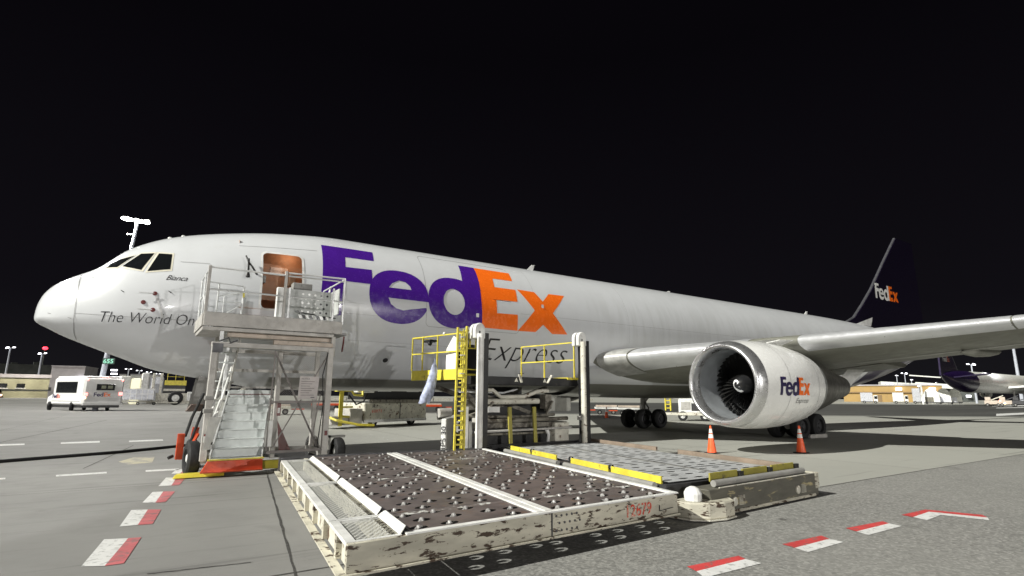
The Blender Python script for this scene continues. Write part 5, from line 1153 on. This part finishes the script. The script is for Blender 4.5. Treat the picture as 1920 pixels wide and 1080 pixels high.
bd = vb(0, 0, .62, wdB, LB, Bz-.1).build('body', m_bus, t, bev=.16)
vb(.15, .1, Bz-.12, wdB-.15, LB-.1, Bz+.06).build('roof', m_bus, t, bev=.08)
hd_ = MB().hexa([V(.1, LB, .62), V(wdB-.1, LB, .62), V(wdB-.2, LB+1.5, .62), V(.2, LB+1.5, .62), V(.1, LB, 1.95), V(wdB-.1, LB, 1.95), V(wdB-.2, LB+1.4, 1.5), V(.2, LB+1.4, 1.5)]).build('bonnet', m_bus, t, bev=.1)
vb(-.02, 1.35, Bz-1.75, .0, 5.4, Bz-.55).build('side_window', m_glass, bd)
vb(wdB*.30, -.03, Bz-1.45, wdB*.76, -.0, Bz-.78).build('rear_window', m_glass, bd, bev=.01)
for u0, u1 in ((.42, .53), (.58, .7)): vb(wdB*u0, -.045, Bz-1.28, wdB*u1, -.035, Bz-.95).build('window_reflection', M('reflection_olive', (.16, .17, .1), .3) if u0 < .5 else bpy.data.materials['reflection_olive'], bd)
def vtext(nm, s, a, b, z, h, mat, width, side=False):
    r = -FX if side else RX; off_ = -RX*.03 if side else -FX*.04
    return flat_text(nm, s, V(a, b, z)+off_, r, (0, 0, 1), h, mat, bd, width=width, off=.03)
vtext('rear_lettering', 'Fed', wdB*.25, 0, Bz-2.1, .40, m_navy, .85); vtext('rear_lettering', 'Ex', wdB*.25+.9, 0, Bz-2.1, .40, m_orangeL, .62)
vtext('side_lettering', 'Fed', 0, 5.9, Bz-2.3, .42, m_navy, .9, True); vtext('side_lettering', 'Ex', 0, 5.0, Bz-2.3, .42, m_redL, .65, True)
for a, z, w2, mt_ in ((.12, Bz-.42, .16, m_taillamp), (wdB-.3, Bz-.45, .16, m_taillamp), (wdB*.4, Bz-.12, .1, m_taillamp), (wdB*.47, Bz-.1, .1, m_taillamp), (wdB*.54, Bz-.12, .1, m_taillamp), (.05, 1.62, .3, m_taillamp), (wdB-.42, 1.68, .32, m_taillamp), (-.02, 1.28, .24, m_warmlamp)):
    vb(a, -.06, z, a+w2, -.0, z+w2).build('tail_lamp', mt_, bd, bev=.02)
vb(.0, -.12, .62, wdB, -.0, .85).build('rear_bumper', m_bus, t); vb(-.01, .5, 1.0, .0, LB, 1.04).build('flank_trim', m_steel, bd)
for a, b in ((.15, 2.2), (wdB-.2, 2.2), (.15, LB+.6), (wdB-.25, LB+.6)): wheel(V(a, b, .48), .48, .32, t, hub=m_grey, axis=RX, n=20)
vb(-.03, LB+.4, 2.1, -.22, LB+.6, 2.5).build('mirror', m_blackp, t)
vb(.1, .3, .35, wdB-.1, LB, .62).build('underframe', m_blackp, t)
# container loader and dollies left of the stairs
T, o = frame(318, 95, 0); t = thing('container_loader', 'cream container loader with tall posts and yellow platform behind the nose gear', 'cargo loader', o)
k_ = 95/F_PX
zz = lambda py: P3(318, py, 95).z
fb_(T, (0, 0, .5), (7.2, 2.5, zz(737))).build('chassis', m_cream, t, bev=.05); fb_(T, (-1.2, -.2, .2), (5.2, .2, .6)).build('front_rail', m_cream, t)
for u in (-.55, .55): fb_(T, (u-.2, -.1, .2), (u+.2, .3, zz(700))).build('mast_post', m_cream, t, bev=.03)
fb_(T, (1.1, .0, zz(722)), (4.3, 2.5, zz(713))).build('yellow_platform', m_yellow, t); fb_(T, (1.0, .2, zz(736)), (4.2, 2.3, zz(722))).build('dark_lift_stage', m_blackp, t)
fb_(T, (1.0, -.1, zz(733)), (4.2, .1, zz(729))).build('cream_rail', m_cream, t)
mb = MB(); 
for u in (1.4, 2.6, 3.9): mb.bar(T(u, .1, zz(713)), T(u, .1, zz(698)), .08)
mb.bar(T(1.4, .1, zz(700)), T(3.9, .1, zz(700)), .08); mb.bar(T(1.4, .1, zz(706)), T(3.9, .1, zz(706)), .06); mb.build('yellow_railing', m_yellow, t)
simple_wheel(T, bw(318, 349, 95), -.1, 1.15, .7, t); simple_wheel(T, bw(318, 349, 95)+3.6, .3, .8, .5, t)
fb_(T, (4.6, -.2, .7), (6.6, .1, 2.2)).build('side_valve_box', m_white, t, bev=.05); fb_(T, (5.1, -.3, 1.2), (5.5, -.2, 1.9)).build('valve_panel', m_steel, t)
for i, (a, b, y0, y1, mt_, lb) in enumerate(((247, 280, 729, 752, m_ulds, 'silver cargo container on a low dolly right beside the shuttle bus'), (281, 311, 729, 752, m_ulds, 'silver cargo container on a low dolly left of the loader posts'))):
    T, o = frame(a, 92, 0); t = thing('cargo_container', lb, 'cargo container', o, 'silver cargo containers'); wd = bw(a, b, 92); z0 = .85; z1 = P3(a, y0, 92).z
    MB().hexa([T(0, 0, z0), T(wd-.1, 0, z0), T(wd-.1, 2, z0), T(0, 2, z0), T(0, 0, z1), T(wd-.1, 0, z1), T(wd-.1, 2, z1), T(0, 2, z1)]).build('shell', mt_, t, bev=.05)
    for k in range(4): u = .1+k*(wd-.4)/3; fb_(T, (u, -.06, z0), (u+.1, 0, z1)).build('rib', m_white, t)
    fb_(T, (0, -.08, z1-.15), (wd, .0, z1+.05)).build('top_rail', m_white, t); fb_(T, (0, -.08, (z0+z1)/2), (wd, .0, (z0+z1)/2+.12)).build('mid_rail', m_white, t)
T, o = frame(247, 91.5, 0); t = thing('container_dolly', 'long low dolly under the two silver containers', 'dolly', o); wd = bw(245, 312, 92)
fb_(T, (0, 0, .45), (wd, 2.2, .7)).build('bed', m_cream, t); fb_(T, (wd*.9, -1.6, .3), (wd+2.5, 0, .5)).build('drawbar', m_cream, t)
for u in (.8, wd/2, wd-.8): simple_wheel(T, u, .1, .25, .15, t)
T, o = frame(250, 100, 0); t = thing('stacked_cargo', 'mixed white and yellow cargo netted on top of pallets behind the containers', 'cargo', o)
for u, w2, z0, z1, mt_ in ((.0, 1.6, 0, 5.0, m_uldw), (1.7, 1.4, 0, 4.6, m_loadglow), (3.2, 1.2, 0, 5.6, m_white), (4.5, 2.2, 0, 4.9, m_ulds)): fb_(T, (u, 0, z0), (u+w2, 1.8, z1)).build('pallet_load', mt_, t, bev=.15)  # yellow load glows through its material for a lit look; no lamp there
# equipment seen through the stand under the fuselage
T, o = frame(445, 62, 0); t = thing('pallet_rack_trailer', 'grey trailer loaded with pipes and machinery seen through the boarding stand', 'trailer', o)
fb_(T, (0, 0, .9), (4.6, 1.8, 1.3)).build('bed', m_cream, t)
for u in (.3, 1.4, 2.5, 3.6): fb_(T, (u, .1, 1.3), (u+.7, 1.2, 2.1+.4*(int(u*10) % 3)/2)).build('machine', m_cream if int(u) % 2 else m_steel, t, bev=.05)
mb = MB(); mb.tube([T(0, 0, 2.4), T(1.6, 0, 3.0), T(3.0, 0, 2.5), T(4.5, 0, 2.6)], .06, 6); mb.build('hose', m_black, t)
for u in (.7, 3.9): simple_wheel(T, u, 0, .4, .3, t)
# white and yellow loader under the belly, numbered
L0, L1 = Vector((13.85, 12.6, 0)), Vector((18.7, 14.4, 0)); d_ = (L1-L0).normalized(); n_ = Vector((-d_.y, d_.x, 0))
T = lambda u, v, z: L0+d_*u+n_*v+Vector((0, 0, z)); LL = (L1-L0).length
t = thing('belly_loader', 'dirty white loader with yellow front railings and red number beneath the fuselage', 'cargo loader', L0)
bd = MB().hexa([T(.1, 0, .35), T(LL, 0, .35), T(LL, 2.2, .35), T(.1, 2.2, .35), T(0, 0, 1.42), T(LL, 0, 1.42), T(LL, 2.2, 1.42), T(0, 2.2, 1.42)]).build('body', m_cream, t, bev=.04)
fb_(T, (0, -.05, .28), (LL, .1, .45)).build('lower_rail', m_white, t, bev=.02); fb_(T, (.6, -.03, 1.42), (LL-.1, .3, 1.62)).build('upper_rail', m_dc, t); fb_(T, (LL*.54, -.02, .45), (LL*.55, .0, 1.42)).build('panel_gap', m_ink, t)
fb_(T, (.3, .3, 1.62), (LL, 2.0, 2.25)).build('roller_bed', m_blackp, t); fb_(T, (-.4, .2, 2.02), (.9, .8, 2.3)).build('white_motor', m_white, t, bev=.05)
for u, v in ((1.2, 2.6), (3.6, 3.8)): fb_(T, (u, .2, 2.1), (u+1.0, .6, 2.2)).build('top_roller', m_alu, t)
flat_text('fleet_number', '60072', T(.55, -.02, .86), d_, (0, 0, 1), .17, m_redL, bd, width=.8, off=.01); flat_text('ramp_mark', 'R1', T(.6, -.02, 1.14), d_, (0, 0, 1), .18, m_steel, bd, width=.35)
mb = MB(); mb.bar(T(-1.6, .1, .15), T(-1.6, .1, 2.1), .22, .1); mb.bar(T(-1.6, .1, 1.2), T(-.8, .1, 1.2), .1); mb.bar(T(-1.6, .1, .7), T(-.7, .1, .62), .12); mb.bar(T(-2.0, .1, 2.2), T(-1.0, .1, 2.2), .25); mb.tube([T(-1.0, .1, 2.25), T(-.8, 0, 1.9), T(-.2, 0, 1.85), T(-.1, .1, 2.25)], .07, 8); mb.build('yellow_mast', m_yellow, t)
mb = MB(); mb.tube([T(-2.6, .3, .8), T(-2.3, -.5, .5), T(-1.2, -1.0, .25), T(.0, -.9, .18)], .07, 8); mb.build('yellow_bumper_hoop', m_yellow, t, smooth='auto')
mb = MB(); mb.tube([T(-1.2, 0, 1.9), T(-.7, -.1, 1.35), T(-.1, 0, 1.5), T(.2, 0, 2.0)], .05, 8); mb.build('black_hose', m_black, t)
fb_(T, (-1.0, 0, .2), (-.1, 1.5, 1.1)).build('engine_box', m_alu2, t, bev=.04); fb_(T, (-2.2, .1, .2), (-1.0, 1.2, .7)).build('drawbar_box', m_alu2, t, bev=.05)
for u in (1.0, LL-1): wheel(T(u, .4, .3), .3, .25, t, axis=n_, n=18)
# orange flat dollies far under the fuselage
for i, (a, b, dep, lb) in enumerate(((600, 650, 70, 'empty orange baggage dolly seen between the boarding stand and the yellow mast'), (760, 835, 66, 'empty orange baggage dolly seen behind the hanging blue sheet'), (500, 560, 52, 'low orange and white dolly seen through the mesh of the boarding stand'))):
    T, o = frame(a, dep, 3); t = thing('baggage_dolly', lb, 'dolly', o, 'orange baggage dollies'); wd = bw(a, b, dep)
    fb_(T, (0, 0, .55), (wd, 1.6, .8)).build('bed', m_orange if i != 2 else m_cream, t, bev=.03); fb_(T, (.1, .05, .8), (wd-.1, 1.5, .95)).build('deck_rails', m_panelbeige, t); fb_(T, (wd, .7, .45), (wd+1.2, .85, .55)).build('tow_bar', m_orange, t)
    for u in (.5, wd-.5): simple_wheel(T, u, .1, .28, .2, t, hub=m_grey); simple_wheel(T, u, 1.5, .28, .2, t, hub=m_grey)
# white flatbed dollies with the cone, and white loader behind the far main gear
for i, (a, b, dep, lb) in enumerate(((1112, 1150, 60, 'white flatbed dolly behind the small distant cone'), (1152, 1190, 58, 'white flatbed dolly partly behind the far main wheels'))):
    T, o = frame(a, dep, -5); t = thing('flatbed_dolly', lb, 'dolly', o, 'white flatbed dollies'); wd = bw(a, b, dep)
    fb_(T, (0, 0, .6), (wd, 1.8, .78)).build('bed', m_white, t); fb_(T, (0, -.05, .8), (wd, .0, 1.0)).build('side_rail', m_panelbeige, t); fb_(T, (-.9, .6, .4), (0, .8, .5)).build('tow_bar', m_orange, t)
    for u in (.4, wd-.4): simple_wheel(T, u, .1, .25, .2, t, hub=m_grey)
T, o = frame(1238, 46, 4); t = thing('ground_power_truck', 'white service truck with yellow ladder behind the far landing gear', 'truck', o)
bdy = fb_(T, (1.0, 0, .6), (3.3, 2, 1.75)).build('body', m_white, t, bev=.08); fb_(T, (1.2, -.03, .9), (1.9, 0, 1.5)).build('side_panel', m_alu2, bdy); fb_(T, (2.0, -.03, .8), (2.6, 0, 1.4)).build('side_panel', m_steel, bdy)
fb_(T, (.6, .1, 1.75), (3.4, 1.5, 2.0)).build('top_rack', m_white, t); fb_(T, (-.2, -.2, .45), (3.4, 0, .65)).build('side_rail', m_cream, t)
mb = MB(); mb.bar(T(0, -.1, .8), T(0, -.1, 2.1), .1); mb.bar(T(.4, -.1, .8), T(.4, -.1, 2.1), .1); [mb.bar(T(0, -.1, z), T(.4, -.1, z), .08) for z in (1.0, 1.3, 1.6, 1.9)]; mb.build('yellow_ladder', m_yellow, t)
for u in (1.3, 3.0): simple_wheel(T, u, 0, .38, .3, t)
T, o = frame(1268, 70, 0); t = thing('white_tug', 'white tug with square windows parked beyond the landing gear beside the engine', 'tug', o)
fb_(T, (0, 0, .6), (3.6, 2, 1.6)).build('body', m_white, t, bev=.06); fb_(T, (.8, 0, 1.6), (2.2, 1.8, 2.6)).build('cab', m_white, t, bev=.06); fb_(T, (.95, -.04, 1.75), (2.05, 0, 2.4)).build('cab_window', m_glass, t)
for u in (.7, 2.9): simple_wheel(T, u, 0, .45, .3, t)
# low far line of white barrier under the fuselage
T, o = frame(620, 150, 0); t = thing('blast_fence', 'low pale fence line far behind, seen under the aircraft belly', 'fence', o)
mb = MB(); 
fb_(T, (0, 0, .5), (bw(620, 1160, 150), .3, 1.1)).build('rail', m_cream, t)
for k in range(14): u = k*bw(620, 1160, 150)/13.5; fb_(T, (u, 0, 0), (u+.3, .3, 1.3)).build('post', m_grey, t)
# far right: amber cargo building with white canopy
T, o = frame(1560, 300, 6); t = thing('amber_warehouse', 'long amber lit warehouse beyond the engine exhaust', 'building', o); Wd = bw(1560, 1702, 300); H = P3(1640, 724, 300).z
bd = fb_(T, (0, 0, 0), (Wd, 30, H)).build('wall', m_amber, t); fb_(T, (-.5, -.8, H*.55), (Wd, 0, H*.62)).build('canopy_band', M('dark_amber', (.2, .13, .06), .6), t); fb_(T, (-.5, -.5, H), (Wd+.5, 30, H+.6)).build('roof', m_ltgrey, t)
for px in (1612, 1640, 1668): u = bw(1560, px, 300); fb_(T, (u-1.6, -.2, 0), (u+1.6, 0, 3.6)).build('dock_door', bpy.data.materials['dark_amber'] if px != 1640 else m_white, bd)
for px in (1643, 1689): u = bw(1560, px, 300); fb_(T, (u-1.3, -.9, H*.72), (u+1.3, -.2, H*.86)).build('wall_lamp', m_lampfar, bd)
T, o = frame(1630, 340, -4); t = thing('white_roof_hall', 'long low hall with a pale sloping roof running toward the distant aircraft', 'building', o); Wd = bw(1630, 1765, 340); 
za = P3(1640, 715, 340).z; zb_ = P3(1640, 722, 340).z
MB().hexa([T(0, 0, zb_), T(Wd, 0, zb_-3), T(Wd, 20, zb_-3), T(0, 20, zb_), T(0, 0, za), T(Wd, 0, za-3.5), T(Wd, 20, za-3.5), T(0, 20, za)]).build('roof', m_uldw, t)
fb_(T, (0, 2, 0), (Wd, 20, zb_-3)).build('wall', m_dkroof, t)
for k in range(7): u = Wd*.25+k*Wd*.105; fb_(T, (u, -.5, zb_-5.4-(k*.25)), (u+2.2, 0, zb_-4.3-(k*.25))).build('hall_lamp', m_lampfar, t)
# trucks and trailers in front of it
for i, (a, b, py, mt_, lb) in enumerate(((1590, 1616, 736, m_ulds, 'grey box truck parked nearest the engine exhaust in the far row'), (1648, 1671, 736, m_uldw, 'bright white box truck in the middle of the far row'), (1684, 1700, 728, m_ulds, 'tall grey truck left of the far tanker trailers'))):
    T, o = frame(a, 205, 0); t = thing('box_truck', lb, 'truck', o, 'trucks parked in the far row'); wd = bw(a, b, 205); zt = P3(a, py, 205).z
    fb_(T, (0, 0, .7), (wd*.72, 2.4, zt)).build('cargo_box', mt_, t, bev=.08); cb = fb_(T, (wd*.76, 0, .6), (wd, 2.3, zt*.75)).build('cab', m_white, t, bev=.1); fb_(T, (wd*.8, -.05, zt*.42), (wd*.97, 0, zt*.68)).build('cab_window', m_glass, cb)
    for u in (wd*.2, wd*.85): simple_wheel(T, u, 0, .5, .3, t, hub=m_grey)
    fb_(T, (0, .1, .45), (wd, 2.2, .7)).build('chassis', m_steel, t)
for i, (a, b, lb) in enumerate(((1703, 1727, 'left of three rounded white containers before the distant aircraft tail'), (1728, 1748, 'middle of three rounded white containers before the distant aircraft tail'), (1749, 1768, 'right of three rounded white containers before the distant aircraft tail'))):
    T, o = frame(a, 190, 0); t = thing('dome_container', lb, 'cargo container', o, 'rounded containers on dollies'); wd = bw(a, b, 190); zt = P3(a, 728, 190).z
    P_ = [(0, .8)]+[(wd/2-wd/2*math.cos(PI*k/10), .8+(zt-.8)*math.sin(PI*k/10)**.6) for k in range(1, 10)]+[(wd, .8)]
    MB().prism([T(x, 0, z) for x, z in P_], T(0, 2.5, 0)-T(0, 0, 0)).build('shell', m_uldw, t); fb_(T, (0, -.1, .5), (wd, 2.4, .8)).build('dolly_bed', m_steel, t)
    fb_(T, (wd*.1, -.08, .8), (wd*.62, 0, zt*.45)).build('dark_side_panel', m_olive if i == 0 else m_ulds, t)
    for u in (wd*.2, wd*.8): simple_wheel(T, u, 0, .3, .2, t, hub=m_grey)
b0 = B(1702, 188); t = thing('curved_pole', 'slender pale post with curved top beside the far tanker trailers', 'pole', (b0.x, b0.y, 0)); z1 = P3(1702, 722, 188).z
mb = MB(); mb.tube([(b0.x, b0.y, 0), (b0.x, b0.y, z1-.8), (b0.x-.4, b0.y, z1)], .28, 8); mb.build('pole', m_uldw, t, smooth='auto')
# the distant aircraft: purple tail towards us
tail = B(1744, 150); nose = B(1930, 205); ax_ = (nose-tail); LA = ax_.length; ax_.normalize(); ay = Vector((-ax_.y, ax_.x, 0)); ZA = P3(1800, 716, 160).z
t = thing('distant_aircraft', 'distant parked freighter aircraft with dark purple tail and white lit fuselage at right', 'aircraft', tail)
def A3(x, y, z): return tail+ax_*x+ay*y+Vector((0, 0, z))
def ringA(x, r, zc): return [A3(x, r*math.cos(a), zc+r*math.sin(a)) for a in [2*PI*k/28 for k in range(28)]]
def tubeA(nm, st, mt_):
    mb = MB(); rr = [[mb.bm.verts.new(p) for p in ringA(*s)] for s in st]
    for a, b in zip(rr, rr[1:]):
        for k in range(28): mb.bm.faces.new((a[k], a[(k+1) % 28], b[(k+1) % 28], b[k]))
    mb.bm.faces.new(rr[0]); mb.bm.faces.new(rr[-1][::-1]); return mb.build(nm, mt_, t, smooth='auto')
RA = 3.05
m_fin2 = M('distant_tail_purple', (.012, .005, .035), .3)
tubeA('tail_cone', [(0, .4, ZA+1.6), (3, 1.3, ZA+1.1), (8, 2.3, ZA+.6), (13, 2.9, ZA+.15), (17, RA, ZA)], m_fin2)
fz_ = tubeA('fuselage', [(17, RA, ZA), (30, RA, ZA), (LA-8, RA, ZA), (LA-4, RA*.85, ZA-.1), (LA-1.5, RA*.55, ZA-.3), (LA, .3, ZA-.6)], m_uldw)
zt = P3(1752, 660, 150).z
mb = MB(); mb.prism([A3(-1.5, -.2, ZA+1.4), A3(11, -.2, ZA+RA-.3), A3(4.2, -.2, zt+4.5), A3(-.6, -.2, zt+4.5)], ay*.4); fn_ = mb.build('tail_fin', m_fin2, t)
mb = MB(); mb.tube([A3(11, 0, ZA+RA-.3), A3(4.2, 0, zt+4.5)], .22, 8); mb.build('fin_leading_edge', m_alu, fn_)
zl = P3(1750, 677, 150).z
sgn = -1 if (A3(0, 1, 0)-CO).length > (A3(0, -1, 0)-CO).length else 1
# lettering reads left to right from the camera: along +axis
flat_text('fin_lettering', 'Fed', A3(.2, sgn*.45 if sgn < 0 else .45, zl), ax_, (0, 0, 1), 1.35, m_white, fn_, width=2.9, off=.04); flat_text('fin_lettering', 'Ex', A3(3.3, sgn*.45 if sgn < 0 else .45, zl), ax_, (0, 0, 1), 1.35, m_redL, fn_, width=1.9, off=.04)
mb = MB(); mb.prism([A3(3, -1.5, ZA+.8), A3(8, -1.5, ZA+.8), A3(5.2, -9, ZA+1.6), A3(3.2, -9, ZA+1.6)], Vector((0, 0, .3))); mb.build('tailplane', m_fin2, t)
mb = MB(); mb.prism([A3(3, 1.5, ZA+.8), A3(8, 1.5, ZA+.8), A3(5.2, 9, ZA+1.6), A3(3.2, 9, ZA+1.6)], Vector((0, 0, .3))); mb.build('tailplane', m_uldw, t)
mb = MB(); mb.prism([A3(LA*.42, -2.5, ZA-1.6), A3(LA*.68, -2.5, ZA-1.6), A3(LA*.50, -22, ZA+.3), A3(LA*.44, -22, ZA+.3)], Vector((0, 0, .5))); mb.build('wing', m_uldw, t)
mb = MB(); mb.prism([A3(LA*.42, 2.5, ZA-1.6), A3(LA*.68, 2.5, ZA-1.6), A3(LA*.50, 22, ZA+.3), A3(LA*.44, 22, ZA+.3)], Vector((0, 0, .5))); mb.build('wing', m_uldw, t)
for x, y in ((LA*.47, -3), (LA*.47, 3), (LA*.9, 0)):
    mb = MB(); mb.tube([A3(x, y, .6), A3(x, y, ZA-2)], .25, 8); gg = mb.build('landing_gear_strut', m_grey, t)
    for s in (-.6, .6): wheel(A3(x, y+s, .6), .6, .45, gg, hub=m_grey, axis=ay, n=16)
mb = MB(); mb.lathe([(0, 1.2), (.4, 1.4), (3.4, 1.35), (5, .6)], A3(LA*.66, -8.5, ZA-3.1), -ax_, 20); mb.build('engine', m_uldw, t, smooth='auto')
mb = MB(); mb.lathe([(0, 1.2), (.4, 1.4), (3.4, 1.35), (5, .6)], A3(LA*.66, 8.5, ZA-3.1), -ax_, 20); mb.build('engine', m_uldw, t, smooth='auto')
# vehicles round the distant aircraft
for i, (a, dep, mt_, lb) in enumerate(((1812, 150, m_panelbeige, 'beige belt loader under the tail of the distant aircraft'), (1838, 148, m_panelbeige, 'beige service vehicle with red lamp beneath the distant fuselage'), (1862, 146, m_steel, 'dark loader beside the distant wing'), (1893, 144, m_olive, 'dark olive loader at the right edge of the picture'))):
    T, o = frame(a, dep, 0); t = thing('service_vehicle', lb, 'service vehicle', o, 'vehicles around the distant aircraft'); wd = 3.4 if i < 2 else 4.4
    fb_(T, (0, 0, .5), (wd, 1.8, 1.5)).build('body', mt_, t, bev=.08); fb_(T, (.2, .1, 1.5), (1.4, 1.7, 2.4)).build('cab', mt_, t, bev=.08)
    mb = MB(); mb.bar(T(1.2, .5, 1.5), T(wd+.6, .5, 2.8), .3, .2); mb.build('conveyor_boom', m_steel if i else m_cream, t)
    for u in (.6, wd-.6): simple_wheel(T, u, 0, .4, .3, t, hub=m_grey)
    if i == 1: fb_(T, (.1, -.06, 1.2), (.6, 0, 1.6)).build('red_lamp', m_taillamp, t); fb_(T, (1.0, -.06, .6), (1.4, 0, .9)).build('head_lamp', m_warmlamp, t)
T, o = frame(1908, 170, 0); t = thing('catering_truck', 'pale high lift truck with red lit corner at the far right edge', 'truck', o); zt = P3(1908, 706, 170).z; z0 = P3(1908, 722, 170).z
fb_(T, (0, 0, z0), (6, 3, zt)).build('raised_box', m_uldw, t, bev=.08); fb_(T, (-.5, -.1, z0+1.6), (.2, .2, zt+.4)).build('red_panel', m_taillamp, t); fb_(T, (0, .3, .8), (6, 2.8, 1.6)).build('chassis', m_steel, t)
mb = MB(); mb.bar(T(.6, 1, 1.6), T(5.4, 1, z0), .3); mb.bar(T(5.4, 1, 1.6), T(.6, 1, z0), .3); mb.build('scissor_lift', m_steel, t)
for u in (1, 5): simple_wheel(T, u, .3, .5, .3, t, hub=m_grey)
# the floodlight masts that light the stand from outside the picture
for (x, y, h), lb in (((-26, 54, 40), 'floodlight mast beyond the starboard side of the nose'), ((45, -150, 20), 'floodlight mast behind the photographer toward the tail'), ((-55, -125, 20), 'floodlight mast behind the photographer toward the nose')):
    t = thing('light_mast', lb, 'light mast', (x, y, 0), 'floodlight masts around the stand'); dx, dy = (8-x), (-6-y); q = math.hypot(dx, dy); dx /= q; dy /= q
    mb = MB(); mb.tube([(x-dx*1.6, y-dy*1.6, 0), (x-dx*1.6, y-dy*1.6, h+1.2)], [.35, .2], 10); mb.build('pole', bpy.data.materials['mast_pole'], t, smooth='auto')
    for k in (-1, 0, 1): mb = MB(); c = Vector((x-dx*1.2-dy*k*1.3, y-dy*1.2+dx*k*1.3, h+.9)); mb.box(c-Vector((.4, .4, .15)), c+Vector((.4, .4, .15))); mb.build('floodlight', m_lamp, t)
